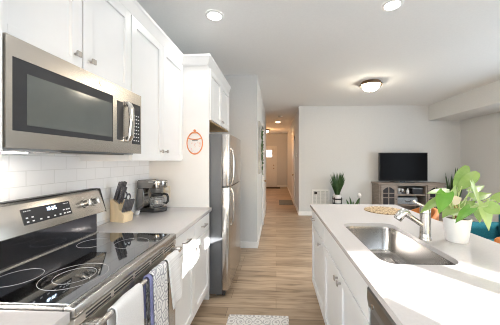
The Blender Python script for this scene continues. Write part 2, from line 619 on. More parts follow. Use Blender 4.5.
def shaker(face, plane, u0, u1, z0, z1, rail=0.058, th=0.02):
    b = MB()
    fbox(b, face, plane, u0, u0 + rail, 0, th, z0, z1, 0.0015)
    fbox(b, face, plane, u1 - rail, u1, 0, th, z0, z1, 0.0015)
    fbox(b, face, plane, u0 + rail, u1 - rail, 0, th, z1 - rail, z1, 0.0015)
    fbox(b, face, plane, u0 + rail, u1 - rail, 0, th, z0, z0 + rail, 0.0015)
    fbox(b, face, plane, u0 + rail - 0.002, u1 - rail + 0.002, 0, th - 0.013, z0 + rail - 0.002, z1 - rail + 0.002)
    return b


def slab(face, plane, u0, u1, z0, z1, th=0.02):
    b = MB()
    fbox(b, face, plane, u0, u1, 0, th, z0, z1, 0.003)
    return b


def knob(face, plane, u, z, parent):
    b = MB()
    f = fmap(face, plane)
    b.cyl(f(u, 0, z), f(u, 0.016, z), 0.006, seg=12)
    fbox(b, face, plane, u - 0.013, u + 0.013, 0.016, 0.026, z - 0.013, z + 0.013, 0.003)
    return b.build('knob', M['knobnickel'], parent, 40)


def pull(face, plane, u, z, parent, L=0.11):
    b = MB()
    f = fmap(face, plane)
    for s in (-1, 1):
        b.cyl(f(u + s * L * 0.42, 0, z), f(u + s * L * 0.42, 0.026, z), 0.005, seg=10)
    fbox(b, face, plane, u - L / 2, u + L / 2, 0.022, 0.034, z - 0.006, z + 0.006, 0.003)
    return b.build('pull_handle', M['knobnickel'], parent, 40)


DG = 0.004
# ---- wall cabinets (face +x, front of the carcass at x = -0.915)
def wall_cabinet(label, y0, y1, z0, z1, doors, back=WL + 0.009, front=-0.945, knobs='bottom', group='white shaker wall cabinets'):
    t = thing('wall_cabinet', label, 'cabinet', ((back + front) / 2, (y0 + y1) / 2, z0), 0, group)
    b = MB(); b.box(back, front, y0, y1, z0, z1, 0.001)
    b.build('body', M['cab'], t)
    for d0, d1, ks in doors:
        d = shaker('+x', front, d0 + DG, d1 - DG, z0 + 0.004, z1 - 0.006).build('door', M['cab'], t)
        if ks:
            u = d1 - 0.045 if ks > 0 else d0 + 0.045
            knob('+x', front + 0.02, u, z0 + 0.078, d)
    return t

wall_cabinet('short white two-door wall cabinet directly above the microwave', 0.728, 1.497, 1.80, 2.33, [(0.728, 1.113, 1), (1.113, 1.497, -1)])
wall_cabinet('tall white two-door wall cabinet above the coffee maker and knife block', 1.50, 2.357, 1.382, 2.33, [(1.50, 1.93, 1), (1.93, 2.357, -1)])
wall_cabinet('white wall cabinet left of the microwave, mostly out of the picture', -0.2, 0.7275, 1.382, 2.33, [(-0.2, 0.262, 1), (0.262, 0.7275, -1)], front=-0.884)

# ---- tall end panel and the cabinet above the refrigerator
b = MB(); b.box(WL, -0.668, 2.361, 2.381, 0, 2.33, 0.001)
o = b.build('end_panel', M['cab']); rebase(o, (-0.97, 2.371, 0))
tag(o, 'tall white end panel between the short worktop and the refrigerator', 'panel')
t = thing('wall_cabinet', 'white two-door cabinet mounted above the refrigerator', 'cabinet', (-0.97, 2.88, 1.787), 0, 'white shaker wall cabinets')
b = MB(); b.box(WL + 0.001, -0.68, 2.382, 3.39, 1.80, 2.33, 0.001); b.build('body', M['cab'], t)
b = MB(); b.box(WL + 0.001, -0.68, 2.384, 3.388, 1.787, 1.80); b.build('underside', M['birch'], t, label='bare tan wood underside')
for d0, d1, ks in ((2.40, 2.885, 1), (2.885, 3.37, -1)):
    d = shaker('+x', -0.68, d0 + DG, d1 - DG, 1.80, 2.32).build('door', M['cab'], t)
    knob('+x', -0.66, d1 - 0.03 if ks > 0 else d0 + 0.03, 1.845, d)

# ---- base cabinets left side
def base_left(label, y0, y1, units):
    t = thing('base_cabinet', label, 'cabinet', (-0.96, (y0 + y1) / 2, 0), 0, 'white shaker base cabinets on the range side')
    b = MB()
    b.box(WL + 0.001, -0.68, y0, y1, 0.11, 0.884, 0.001)
    b.box(WL + 0.001, -0.75, y0, y1, 0.0, 0.11)
    b.build('body', M['cab'], t)
    for u0, u1, ks in units:
        d = slab('+x', -0.68, u0 + DG, u1 - DG, 0.725, 0.875).build('drawer', M['cab'], t)
        pull('+x', -0.66, (u0 + u1) / 2, 0.80, d)
        d = shaker('+x', -0.68, u0 + DG, u1 - DG, 0.12, 0.718).build('door', M['cab'], t)
        knob('+x', -0.66, u1 - 0.03 if ks > 0 else u0 + 0.03, 0.672, d)
    return t
base_left('white base cabinet with two drawers over two doors between range and refrigerator', 1.494, 2.359, [(1.494, 1.927, 1), (1.927, 2.359, -1)])
base_left('white base cabinet under the small worktop in the bottom left corner', -0.25, 0.718, [(-0.25, 0.234, 1), (0.234, 0.718, -1)])

# ---- worktops on the range side
def worktop(label, y0, y1):
    b = MB(); b.box(WL + 0.0085, -0.638, y0, y1, 0.885, 0.92, 0.003)
    o = b.build('worktop', M['quartz'], None, 40)
    rebase(o, (-0.95, (y0 + y1) / 2, 0.885))
    return tag(o, label, 'worktop')
worktop('short white worktop carrying the knife block and coffee maker', 1.493, 2.3605)
worktop('white worktop corner left of the range at the bottom left', -0.25, 0.719)

# ------------------------------------------------------------------ range
RY0, RY1 = 0.724, 1.489
t = thing('range', 'stainless electric range with black glass cooktop and towels on its door handle', 'range', (-0.94, 1.106, 0))
b = MB(); b.box(WL + 0.01, -0.66, RY0, RY1, 0.03, 0.905, 0.004)
for sx in (-1.2, -0.74):
    for sy in (RY0 + 0.06, RY1 - 0.06):
        b.cyl((sx, sy, 0), (sx, sy, 0.03), 0.02, seg=12)
b.build('body', M['darksteel'], t)
b = MB()                                                      # steel rim round the glass
b.box(-0.668, -0.628, RY0, RY1, 0.893, 0.928, 0.006)
b.box(-1.16, -0.668, RY0, RY0 + 0.016, 0.905, 0.928, 0.004)
b.box(-1.16, -0.668, RY1 - 0.016, RY1, 0.905, 0.928, 0.004)
b.build('cooktop_rim', M['steel'], t, 40)
b = MB(); b.box(-1.155, -0.662, RY0 + 0.014, RY1 - 0.014, 0.906, 0.930, 0.002)
ct = b.build('cooktop', M['mirrorglass'], t)
for cxr, cyr, rads in ((-0.80, 0.925, (0.112, 0.07)), (-1.01, 0.90, (0.075,)), (-0.80, 1.30, (0.085,)), (-1.01, 1.29, (0.075,))):
    b = MB()
    for rr in rads:
        b.torus((cxr, cyr, 0.9302), rr, 0.0008, 64, 6)
    b.build('burner_ring', M['ringgrey'], ct)
b = MB(); b.prism([(-1.155, 0.905), (-1.13, 0.905), (-1.13, 0.935), (-1.148, 0.94), (-1.155, 0.94)], 'y', RY0 + 0.004, RY1 - 0.004)
b.build('rear_trim', M['steel'], t)
b = MB(); b.box(-1.25, -1.14, RY0 + 0.006, RY1 - 0.006, 0.905, 1.068, 0.003); b.build('riser', M['riserglass'], t)
b = MB()
b.prism([(-1.175, 1.06), (-1.098, 1.06), (-1.086, 1.068), (-1.128, 1.198), (-1.142, 1.207), (-1.175, 1.207)], 'y', RY0, RY1, 0.003)
bg = b.build('backguard', M['steel_h'], t, 40)
for ya, yb in ((RY1 + 0.0005, RY1 + 0.006), (RY0 - 0.0065, RY0 - 0.0005)):
    b = MB(); b.prism([(-1.175, 1.0605), (-1.0845, 1.0605), (-1.127, 1.2085), (-1.175, 1.2085)], 'y', ya, yb, 0.001)
    b.build('end_cap', M['black'], bg, label='black plastic end cap')
b = MB(); b.box(-1.177, -1.140, RY0, RY1, 1.2075, 1.2105, 0.001); b.build('top_edge', M['black'], bg, label='thin black top edge')
# frame on the tilted backguard face: (u = y, h = height along the face, n = outwards)
P0, P1 = Vector((-1.086, 0, 1.068)), Vector((-1.128, 0, 1.198))
UPV = (P1 - P0).normalized(); NV = Vector((UPV.z, 0, -UPV.x)).normalized()
def bgp(u, h, n):
    return P0 + UPV * h + NV * n + Vector((0, u, 0))
def bg_mtx():
    m = Matrix.Identity(4)
    m.col[0][:3] = Vector((0, 1, 0)); m.col[1][:3] = UPV; m.col[2][:3] = NV
    m.col[3][:3] = P0
    return m
BGM = bg_mtx()
b = MB(); b.box(1.003, 1.247, 0.036, 0.108, -0.002, 0.0035, 0.0015, mtx=BGM)
dp = b.build('control_panel', M['panelblack'], bg, label='dark graphite control panel with a lit clock')
b = MB()
SEG7 = {'1': 'bc', '0': 'abcdef', '2': 'abged', '5': 'afgcd', '8': 'abcdefg'}
def digit(b, ch, u, h, s):
    wv, hv, tk = s * 0.55, s, s * 0.13
    pos = {'a': (0, hv, wv, 'h'), 'g': (0, hv / 2, wv, 'h'), 'd': (0, 0, wv, 'h'), 'f': (0, hv / 2, hv / 2, 'v'), 'e': (0, 0, hv / 2, 'v'), 'b': (wv, hv / 2, hv / 2, 'v'), 'c': (wv, 0, hv / 2, 'v')}
    for q in SEG7[ch]:
        x, z, ln, k = pos[q]
        if k == 'h':
            b.box(u + x, u + x + ln, h + z - tk / 2, h + z + tk / 2, 0.0036, 0.0042, mtx=BGM)
        else:
            b.box(u + x - tk / 2, u + x + tk / 2, h + z, h + z + ln, 0.0036, 0.0042, mtx=BGM)
for k, ch in enumerate('1025'):
    digit(b, ch, 1.112 + k * 0.0135 + (0.004 if k > 1 else 0), 0.081, 0.014)
b.build('clock_display', M['digits'], bg)
def key(u, h, w_, t_, n0=0.0036, par=None):
    b = MB(); b.box(u - w_, u + w_, h - t_, h + t_, n0, n0 + 0.0006, mtx=BGM); b.build('key_mark', M['keys'], par)
for h in (0.048, 0.066):
    for u in (1.018, 1.043, 1.078, 1.113, 1.148, 1.178, 1.203, 1.22, 1.233):
        if h > 0.06 and 1.05 < u < 1.18:
            continue
        key(u, h, 0.005, 0.003, par=dp.parent)
for u in (1.013, 1.021, 1.031, 1.039, 1.21, 1.218, 1.226, 1.234):
    key(u, 0.097, 0.0025, 0.0018, par=dp.parent)
for u in (1.345, 1.413, 0.80, 0.868):
    key(u, 0.1075, 0.003, 0.0015, 0.0004, par=dp.parent)
for u in (1.345, 1.413, 0.80, 0.868):
    b = MB()
    b.cyl(bgp(u, 0.072, 0.0), bgp(u, 0.072, 0.008), 0.026, 0.024, 28)
    b.cyl(bgp(u, 0.072, 0.008), bgp(u, 0.072, 0.032), 0.020, 0.017, 28)
    b.box(u - 0.004, u + 0.004, 0.054, 0.090, 0.03, 0.038, 0.002, mtx=BGM)
    b.build('knob', M['chrome'], bg, 40)
# front: vent slots, oven door, drawer
b = MB()
b.box(-0.66, -0.630, RY0 + 0.002, RY1 - 0.002, 0.861, 0.889, 0.003)
vs = b.build('vent_strip', M['ventsteel'], t)
b = MB()
for k in range(5):
    yy = RY0 + 0.045 + k * 0.14
    for zz in (0.866, 0.878):
        b.box(-0.6305, -0.6285, yy, yy + 0.12, zz, zz + 0.0055)
b.build('vent_slot', M['black'], vs)
b = MB()
b.box(-0.66, -0.632, RY0 + 0.003, RY1 - 0.003, 0.775, 0.858, 0.004)
b.box(-0.66, -0.632, RY0 + 0.003, RY1 - 0.003, 0.215, 0.30, 0.004)
b.box(-0.66, -0.632, RY0 + 0.003, RY0 + 0.09, 0.30, 0.775, 0.004)
b.box(-0.66, -0.632, RY1 - 0.09, RY1 - 0.003, 0.30, 0.775, 0.004)
od = b.build('oven_door', M['steel_h'], t)
b = MB(); b.box(-0.658, -0.637, RY0 + 0.088, RY1 - 0.088, 0.298, 0.777); b.build('oven_window', M['blackglass'], od)
b = MB()
b.tube([(-0.588, RY0 + 0.03, 0.845), (-0.588, RY1 - 0.03, 0.845)], 0.0105, 14)
for yy in (RY0 + 0.05, RY1 - 0.05):
    b.box(-0.634, -0.580, yy - 0.016, yy + 0.016, 0.832, 0.858, 0.005)
b.build('oven_handle', M['steel'], od, 40)
b = MB(); b.box(-0.66, -0.632, RY0 + 0.003, RY1 - 0.003, 0.045, 0.205, 0.004); b.build('storage_drawer', M['steel_h'], t)

# towels over the oven handle
def towel(label, y0, y1, zf, zb, m, flare=0.0, lean=0.0, amp=0.004, ph=0.0, group='kitchen towels on the oven handle', hem=None):
    bar, zb0, r = -0.588, 0.845, 0.0150
    yc, hw = (y0 + y1) / 2, (y1 - y0) / 2
    Lf, Lb = zb0 - zf, zb0 - zb
    tot = Lf + math.pi * r + Lb
    def fn(u, v):
        s = v * tot
        if s < Lf:
            x, z, dn = bar + r, zf + s, (Lf - s) / Lf
        elif s < Lf + math.pi * r:
            a = (s - Lf) / r
            x, z, dn = bar + r * math.cos(a), zb0 + r * math.sin(a), 0.0
        else:
            x, z, dn = bar - r, zb0 - (s - Lf - math.pi * r), 0.0
        f = (2 * u - 1)
        y = yc + f * hw * (1 + flare * dn) + lean * dn
        if x > bar:
            x += dn * (0.006 + amp * (1 + math.sin(u * 9.5 + ph)) + 0.012 * flare)
        else:
            x += 0.0025 * math.sin(u * 8 + ph)
        return (x, y, z)
    b = MB(); b.grid(fn, 26, 46)
    o = b.build('kitchen_towel', m, None, 60)
    rebase(o, (bar, yc, zf))
    md = o.modifiers.new('thickness', 'SOLIDIFY'); md.thickness = 0.004; md.offset = 1
    return tag(o, label, 'towel', group)
towel('plain white terry towel hanging nearest on the oven handle', 0.835, 1.005, 0.44, 0.66, M['towel'], 0.04, 0.005, 0.003, 0.4)
towel('white towel with grey geometric print hanging between the blue cloth and ribbed towel', 1.095, 1.232, 0.50, 0.62, M['towelp'], 0.06, 0.0, 0.004, 2.0)
towel('white ribbed towel hanging at the far end of the oven handle', 1.25, 1.385, 0.585, 0.70, M['ribtowel'], 0.16, 0.03, 0.006, 1.0)
towel('narrow blue violet cloth between the white and printed towels', 1.064, 1.085, 0.52, 0.66, M['bluecloth'], 0.0, 0.0, 0.002, 0.2)  # added strip, its colour paints the printed towel's shaded side

# ------------------------------------------------------------------ microwave
MY0, MY1, MX = 0.7285, 1.497, -0.86
t = thing('microwave', 'stainless over-the-range microwave mounted under the short wall cabinet', 'microwave', (-1.06, 1.113, 1.43))
b = MB(); b.box(WL + 0.009, MX - 0.03, MY0, MY1, 1.43, 1.796, 0.003); b.build('body', M['steel_h'], t)
b = MB()
for (ya, yb, za, zb) in ((MY0, MY1, 1.730, 1.796), (MY0, MY1, 1.43, 1.487), (MY0, 0.748, 1.487, 1.730), (1.232, 1.398, 1.487, 1.730), (1.487, MY1, 1.487, 1.730)):
    b.box(MX - 0.03, MX, ya, yb, za, zb, 0.0)
door = b.build('door', M['steel_h'], t)
b = MB(); b.box(MX - 0.028, MX - 0.002, 0.746, 1.234, 1.485, 1.732, 0.0); b.build('door_frame', M['panelblack'], door)
b = MB(); b.box(MX - 0.01, MX - 0.0008, 0.796, 1.226, 1.510, 1.688, 0.0005); b.build('window', M['mwglass'], door)
b = MB(); b.box(MX - 0.02, MX + 0.001, 1.262, 1.318, 1.500, 1.716, 0.004); b.build('handle_recess', M['black'], door)
b = MB()
def hfn(i):
    a = i / 10
    return (MX + 0.012 + 0.026 * math.sin(math.pi * a), 1.352, 1.497 + 0.222 * a)
b.prism([(MX, 1.492), (MX + 0.022, 1.495), (MX + 0.038, 1.53), (MX + 0.042, 1.61), (MX + 0.038, 1.69), (MX + 0.022, 1.722), (MX, 1.725), (MX, 1.705), (MX + 0.02, 1.69), (MX + 0.026, 1.61), (MX + 0.02, 1.53), (MX, 1.512)], 'y', 1.325, 1.362, 0.004)
b.build('handle', M['chrome'], door, 35)
b = MB(); b.box(MX - 0.02, MX + 0.001, 1.400, 1.485, 1.487, 1.730, 0.002)
cp = b.build('control_panel', M['panelblack'], t)
b = MB()
for r_ in range(8):
    for c_ in range(3):
        yy, zz = 1.420 + c_ * 0.022, 1.508 + r_ * 0.0215
        b.box(MX + 0.001, MX + 0.0018, yy - 0.006, yy + 0.006, zz - 0.003, zz + 0.003)
b.build('keypad', M['keys'], cp)
b = MB(); b.box(MX + 0.001, MX + 0.0016, 1.412, 1.474, 1.695, 1.718); b.build('display', M['black'], cp)
b = MB(); b.cyl((MX, 1.15, 1.767), (MX + 0.002, 1.15, 1.767), 0.014, seg=28); b.build('badge', M['nickel'], t)
b = MB()
b.box(-1.24, -0.90, MY0 + 0.02, MY1 - 0.02, 1.424, 1.43, 0.001)
un = b.build('underside', M['slate'], t)
b = MB(); b.box(-1.18, -1.10, 0.80, 1.02, 1.4195, 1.4245, 0.001); b.build('hood_lamp', M['canlight'], un, label='lit lamp lens')
d = bpy.data.lights.new('hood_light', 'AREA'); d.shape = 'RECTANGLE'; d.size = 0.08; d.size_y = 0.22; d.energy = 0.12; d.color = (1.0, 0.97, 0.93)
o = bpy.data.objects.new('hood_light', d); C.objects.link(o); o.parent = t; o.location = (-0.08, -0.203, -0.015)
b = MB(); b.box(-1.0, -0.885, 0.95, 1.36, 1.418, 1.424, 0.001); b.build('filter', M['darksteel'], un)

# ------------------------------------------------------------------ knife block, knives, scissors
KB = thing('knife_block', 'pale maple knife block beside the range filled with black handled knives', 'knife block', (-1.188, 1.80, 0.92), R(-14))
KS = 1.08
b = MB(); b.prism([(-0.060, 0), (0.055, 0), (0.066, 0.055), (0.018, 0.085), (0.014, 0.125), (-0.045, 0.160), (-0.062, 0.15)], 'y', -0.040, 0.040, 0.002)
b.bm.transform(Matrix.Scale(KS, 4))
b.build('block', M['wood'], KB, local=True)
KM = Matrix.Translation((-1.188, 1.80, 0.92)) @ Matrix.Rotation(R(-14), 4, 'Z') @ Matrix.Scale(KS, 4)
def knife(label, lx, ly, lz, L, wd, tk, group):
    L, wd, tk = L * KS, wd * KS, tk * KS
    d = Vector((0.36, 0, 0.93)).normalized()
    base = KM @ Vector((lx, ly, lz))
    k = thing('kitchen_knife', label, 'knife', base, R(-14), group)
    k.rotation_euler = (Matrix.Rotation(R(-14), 3, 'Z') @ Matrix.Rotation(math.atan2(d.x, d.z), 3, 'Y')).to_euler()
    b = MB(); b.box(-wd / 2, wd / 2, -tk / 2, tk / 2, 0.006, L, 0.004); b.build('handle', M['handle'], k, 50, local=True)
    b = MB(); b.box(-wd / 2 * .9, wd / 2 * .9, -tk / 2 * .5, tk / 2 * .5, -0.002, 0.007, 0.0)
    b.build('bolster', M['steel'], k, local=True)
    for q in (0.3, 0.55, 0.8):
        b = MB(); b.cyl((0, -tk / 2 - 0.0006, L * q), (0, tk / 2 + 0.0006, L * q), 0.0022, seg=10)
        b.build('rivet', M['chrome'], k, local=True)
    return k
rows = [(-0.028, 0.150, 0.14, 0.026, 0.014, [-0.028, -0.009, 0.011], 'large knives in the back row of the block', ('nearest the range', 'in the middle', 'nearest the scissors')),
        (0.004, 0.131, 0.125, 0.022, 0.012, [-0.030, -0.010], 'medium knives in the second row of the block', ('nearest the range', 'further from the range'))]
for lx, lz, L, wd, tk, ys, g, wh in rows:
    for y_, wtxt in zip(ys, wh):
        knife('black handled ' + ('large' if lx < 0 else 'medium') + ' knife in the ' + ('back' if lx < 0 else 'second') + ' row of the knife block, ' + wtxt, lx, y_, lz, L, wd, tk, g)
for k, y_ in enumerate((-0.033, -0.020, -0.007, 0.006, 0.019, 0.032)):
    wtxt = ('nearest the range', 'second from the range', 'third from the range', 'fourth from the range', 'fifth from the range', 'nearest the coffee maker')[k]
    knife('black handled steak knife in the low front row of the block, ' + wtxt, 0.042, y_, 0.069, 0.094, 0.018, 0.010, 'steak knives in the front row of the block')
sc = thing('scissors', 'black handled kitchen scissors standing in the knife block', 'scissors', KM @ Vector((0.006, 0.022, 0.130)), R(-14))
sc.rotation_euler = (Matrix.Rotation(R(-14), 3, 'Z') @ Matrix.Rotation(R(21), 3, 'Y')).to_euler()
for s in (-1, 1):
    b = MB(); b.torus((s * 0.017, 0, 0.052), 0.017, 0.0042, 28, 8, Matrix.Rotation(R(90), 4, 'X') @ Matrix.Scale(1.5, 4, (0, 1, 0)))
    b.tube([(s * 0.008, 0, 0.03), (s * 0.003, 0, 0.012), (0, 0, 0.0)], 0.004, 8)
    b.build('finger_loop', M['handle'], sc, 50, local=True)
b = MB(); b.box(-0.007, 0.007, -0.002, 0.002, -0.003, 0.008); b.build('blade', M['steel'], sc, local=True)

# ------------------------------------------------------------------ coffee maker
CMX, CMY = -1.130, 2.185
cmk = thing('coffee_maker', 'black and steel drip coffee maker in the corner of the short worktop', 'coffee maker', (CMX, CMY, 0.92), R(-6))
def arcpts(x, r, n=14):
    return [(x + r * math.cos(a), r * math.sin(a)) for a in [(-math.pi / 2 + math.pi * k / n) for k in range(n + 1)]]
b = MB(); b.prism([(-0.115, -0.085), (-0.115, 0.085)] + [(x, -y) for x, y in arcpts(0.03, 0.085)], 'z', 0.0, 0.032, 0.004); b.build('base', M['black'], cmk, 35, local=True)
b = MB(); b.cyl((0.025, 0, 0.032), (0.025, 0, 0.036), 0.066, seg=36); b.build('hot_plate', M['darksteel'], cmk, 40, local=True)
b = MB(); b.box(-0.115, -0.052, -0.084, 0.084, 0.032, 0.215, 0.008); b.build('water_tank', M['gunmetal'], cmk, 40, local=True)
b = MB(); b.prism([(-0.115, -0.086), (-0.115, 0.086)] + [(x, -y) for x, y in arcpts(0.032, 0.086)], 'z', 0.215, 0.282, 0.006); hd = b.build('brew_head', M['gunmetal'], cmk, 35, local=True)
b = MB(); b.prism([(x, y) for x, y in arcpts(0.032, 0.088)] + [(0.0, 0.088), (0.0, -0.088)], 'z', 0.268, 0.278); b.build('trim_band', M['chrome'], hd, 35, local=True)
b = MB(); b.cyl((0.11, 0, 0.248), (0.124, 0, 0.248), 0.014, seg=20); b.build('badge', M['chrome'], hd, 40, local=True)
b = MB(); b.lathe([(0.05, 0.170), (0.066, 0.215)], (0.025, 0, 0), 32); b.build('filter_basket', M['darksteel'], cmk, 40, local=True)
b = MB(); b.box(-0.112, -0.03, -0.075, 0.075, 0.282, 0.288, 0.002); b.build('lid', M['darksteel'], cmk, 40, local=True)
CMM = Matrix.Translation((CMX, CMY, 0.92)) @ Matrix.Rotation(R(-6), 4, 'Z')
cf = thing('carafe', 'glass coffee carafe with black handle sitting in the coffee maker', 'carafe', CMM @ Vector((0.025, 0, 0.0365)), R(-6))
b = MB(); b.lathe([(0.0, 0.0), (0.050, 0.0), (0.062, 0.010), (0.067, 0.04), (0.064, 0.075), (0.050, 0.105), (0.047, 0.115), (0.044, 0.115), (0.047, 0.105), (0.061, 0.075), (0.064, 0.04), (0.059, 0.012), (0.0, 0.004)], seg=36, cap=False)
b.build('glass_body', M['glass'], cf, 40, local=True)
b = MB(); b.lathe([(0.0, 0.1285), (0.03, 0.1285), (0.05, 0.122), (0.05, 0.110), (0.0515, 0.104), (0.0515, 0.116), (0.0515, 0.1)], seg=36, cap=False); b.build('lid', M['black'], cf, 40, local=True)
b = MB(); b.torus((0, 0, 0.075), 0.0655, 0.003, 40, 8); b.build('band', M['chrome'], cf, 40, local=True)
b = MB(); b.tube([(0.045, 0, 0.112), (0.075, 0, 0.122), (0.102, 0, 0.115), (0.112, 0, 0.09), (0.110, 0, 0.055), (0.095, 0, 0.035), (0.067, 0, 0.04)], 0.009, 10, [0.008, 0.01, 0.011, 0.011, 0.011, 0.009, 0.006])
b.build('handle', M['black'], cf, 60, local=True)

# coffee scoop leaning on the coffee maker
sc = thing('coffee_scoop', 'small white scoop with black handle leaning by the coffee maker', 'scoop', (-1.205, 2.032, 0.92))
b = MB(); b.lathe([(0.0, 0.0), (0.018, 0.0), (0.026, 0.034), (0.023, 0.034), (0.016, 0.003), (0.0, 0.003)], (-1.205, 2.032, 0.92), 24, False); b.build('bowl', M['white'], sc, 40)
b = MB(); b.tube([(-1.203, 2.040, 0.952), (-1.19, 2.053, 0.968), (-1.165, 2.068, 0.995)], 0.008, 10, [0.006, 0.009, 0.010]); b.build('handle', M['handle'], sc, 60)

# outlet on the end panel
t = thing('wall_outlet', 'ivory outlet plate on the white end panel behind the coffee maker', 'outlet', (-1.09, 2.357, 1.055))
b = MB(); b.box(-1.125, -1.055, 2.3535, 2.3605, 1.02, 1.13, 0.002); pl = b.build('cover_plate', M['plate'], t)
for z in (1.05, 1.10):
    b = MB(); b.box(-1.107, -1.073, 2.351, 2.354, z - 0.014, z + 0.014, 0.004); b.build('socket', M['trim'], pl)

# copper ornament on the end panel
t = thing('wall_ornament', 'oval copper wire ornament with a small finial on the white end panel', 'ornament', (-0.807, 2.355, 1.45))
RX90 = Matrix.Rotation(R(90), 4, 'X')
b = MB(); b.torus((-0.807, 2.351, 1.558), 0.078, 0.0052, 64, 8, Matrix.Scale(1.38, 4, (0, 0, 1)) @ RX90); b.build('ring', M['copper'], t, 60)
b = MB()
b.lathe([(0.0, 1.695), (0.012, 1.690), (0.015, 1.68), (0.009, 1.672), (0.018, 1.668), (0.03, 1.660), (0.03, 1.655), (0.0, 1.655)], (-0.807, 2.351, 0), 20, False, Matrix.Scale(0.35, 4, (0, 1, 0))); b.build('finial', M['copper'], t, 50)
b = MB(); b.tube([(-0.875, 2.352, 1.607), (-0.845, 2.352, 1.598), (-0.807, 2.352, 1.595), (-0.770, 2.352, 1.598), (-0.739, 2.352, 1.607)], 0.005, 8); b.build('cross_bar', M['copper'], t, 60)
b = MB(); b.box(-0.835, -0.78, 2.353, 2.3585, 1.578, 1.590, 0.001); b.build('name_tag', M['slate'], t)
b = MB()
rr = random.Random(5)
for k in range(26):
    a, q = rr.uniform(0, 6.28), math.sqrt(rr.random()) * 0.9
    x, z = -0.807 + 0.065 * q * math.cos(a), 1.55 + 0.085 * q * math.sin(a)
    if z > 1.575:
        continue
    b.box(-0.007, 0.007, -0.001, 0.001, -0.0022, 0.0022, mtx=Matrix.Translation((x, 2.357, z)) @ Matrix.Rotation(rr.uniform(0, 3.1), 4, 'Y'))
b.tube([(-0.807, 2.358, 1.452), (-0.807, 2.358, 1.472)], 0.003, 8)
b.build('confetti', M['pinkshade'], t)

# ------------------------------------------------------------------ refrigerator
FY0, FY1 = 2.405, 3.215
t = thing('refrigerator', 'stainless top-freezer refrigerator with grey sides beyond the end panel', 'refrigerator', (-0.88, 2.81, 0))
b = MB(); b.box(-1.25, -0.548, FY0, FY1, 0.03, 1.655, 0.006)
for sx in (-1.2, -0.6):
    for sy in (FY0 + 0.06, FY1 - 0.06):
        b.cyl((sx, sy, 0), (sx, sy, 0.03), 0.02, seg=12)
b.build('case', M['fridgeside'], t, label='dark grey painted sides')
def fdoor(z0, z1):
    pr = [(-0.542, FY0 + 0.002), (-0.502, FY0 + 0.002), (-0.486, FY0 + 0.007), (-0.476, FY0 + 0.02), (-0.472, FY0 + 0.045), (-0.468, (FY0 + FY1) / 2),
          (-0.472, FY1 - 0.045), (-0.476, FY1 - 0.02), (-0.486, FY1 - 0.007), (-0.502, FY1 - 0.002), (-0.542, FY1 - 0.002)]
    return MB().prism(pr, 'z', z0, z1, 0.002)
fz = fdoor(1.122, 1.655).build('freezer_door', M['steel'], t, 30)
fd = fdoor(0.07, 1.110).build('fridge_door', M['steel'], t, 30)
b = MB(); b.box(-0.548, -0.52, FY0 + 0.01, FY1 - 0.01, 0.02, 0.068); b.build('kick_grille', M['black'], t)
b = MB(); b.box(-0.55, -0.51, FY0 + 0.012, FY1 - 0.012, 1.109, 1.123); b.build('gasket', M['black'], t)
def fhandle(z0, z1, p):
    b = MB()
    n = 12
    hs = [(-0.474 + 0.030 * math.sin(math.pi * min(1, max(0, k / n))) ** 0.35, 2.505, z0 + (z1 - z0) * k / n) for k in range(n + 1)]
    b.tube(hs, 0.010, 10)
    b.build('handle', M['nickel'], p, 60)
fhandle(1.135, 1.52, fz)
fhandle(0.70, 1.095, fd)
b = MB(); b.box(-0.58, -0.50, FY1 - 0.08, FY1 - 0.02, 1.655, 1.668, 0.004); b.build('hinge_cover', M['fridgeside'], t)

# kitchen rug
b = MB(); b.box(-0.42, 0.11, 1.18, 2.135, 0.0, 0.008, 0.003)
o = b.build('kitchen_rug', M['rug']); rebase(o, (-0.155, 1.66, 0)); tag(o, 'grey and cream damask rug on the floor between range and island', 'rug')

# ------------------------------------------------------------------ island
IXF = 0.398          # carcass front (faces -x)
def island_cab(label, y0, y1):
    t = thing('island_cabinet', label, 'cabinet', (0.7, (y0 + y1) / 2, 0), 0, 'white shaker island cabinets')
    b = MB()
    if 'sink' in label:                                  # open box below the sink
        b.box(IXF, IXF + 0.02, y0, y1, 0.11, 0.8945); b.box(0.965, 0.98, y0, y1, 0.11, 0.8945)
        b.box(IXF, 0.98, y0, y0 + 0.018, 0.11, 0.8945); b.box(IXF, 0.98, y1 - 0.018, y1, 0.11, 0.8945)
        b.box(IXF, 0.98, y0, y1, 0.11, 0.13)
    else:
        b.box(IXF, 0.98, y0, y1, 0.11, 0.8945, 0.001)
    b.box(IXF + 0.06, 0.98, y0, y1, 0.0, 0.11)
    b.build('body', M['cab'], t)
    return t
t = island_cab('white island cabinet with one drawer and door at the far end', 1.925, 2.555)
d = slab('-x', IXF, 1.928, 2.552, 0.725, 0.888).build('drawer', M['cab'], t); pull('-x', IXF - 0.02, 2.40, 0.80, d, 0.10)
d = shaker('-x', IXF, 1.928, 2.552, 0.12, 0.718).build('door', M['cab'], t); knob('-x', IXF - 0.02, 2.06, 0.67, d)
t = island_cab('white island cabinet with two doors under the sink', 0.995, 1.922)
d = slab('-x', IXF, 0.998, 1.919, 0.725, 0.888).build('drawer_front', M['cab'], t)
d = shaker('-x', IXF, 0.998, 1.4565, 0.12, 0.718).build('door', M['cab'], t); knob('-x', IXF - 0.02, 1.425, 0.665, d)
d = shaker('-x', IXF, 1.4605, 1.919, 0.12, 0.718).build('door', M['cab'], t); knob('-x', IXF - 0.02, 1.492, 0.665, d)
t = island_cab('white island cabinet nearest the camera beyond the dishwasher', -0.40, 0.37)
shaker('-x', IXF, -0.397, 0.367, 0.12, 0.875).build('door', M['cab'], t)
b = MB(); b.box(0.981, 1.0, -0.40, 2.555, 0, 0.8945, 0.001)
o = b.build('island_back_panel', M['cab']); rebase(o, (0.99, 1.08, 0)); tag(o, 'white back panel of the island facing the bar stools', 'panel')

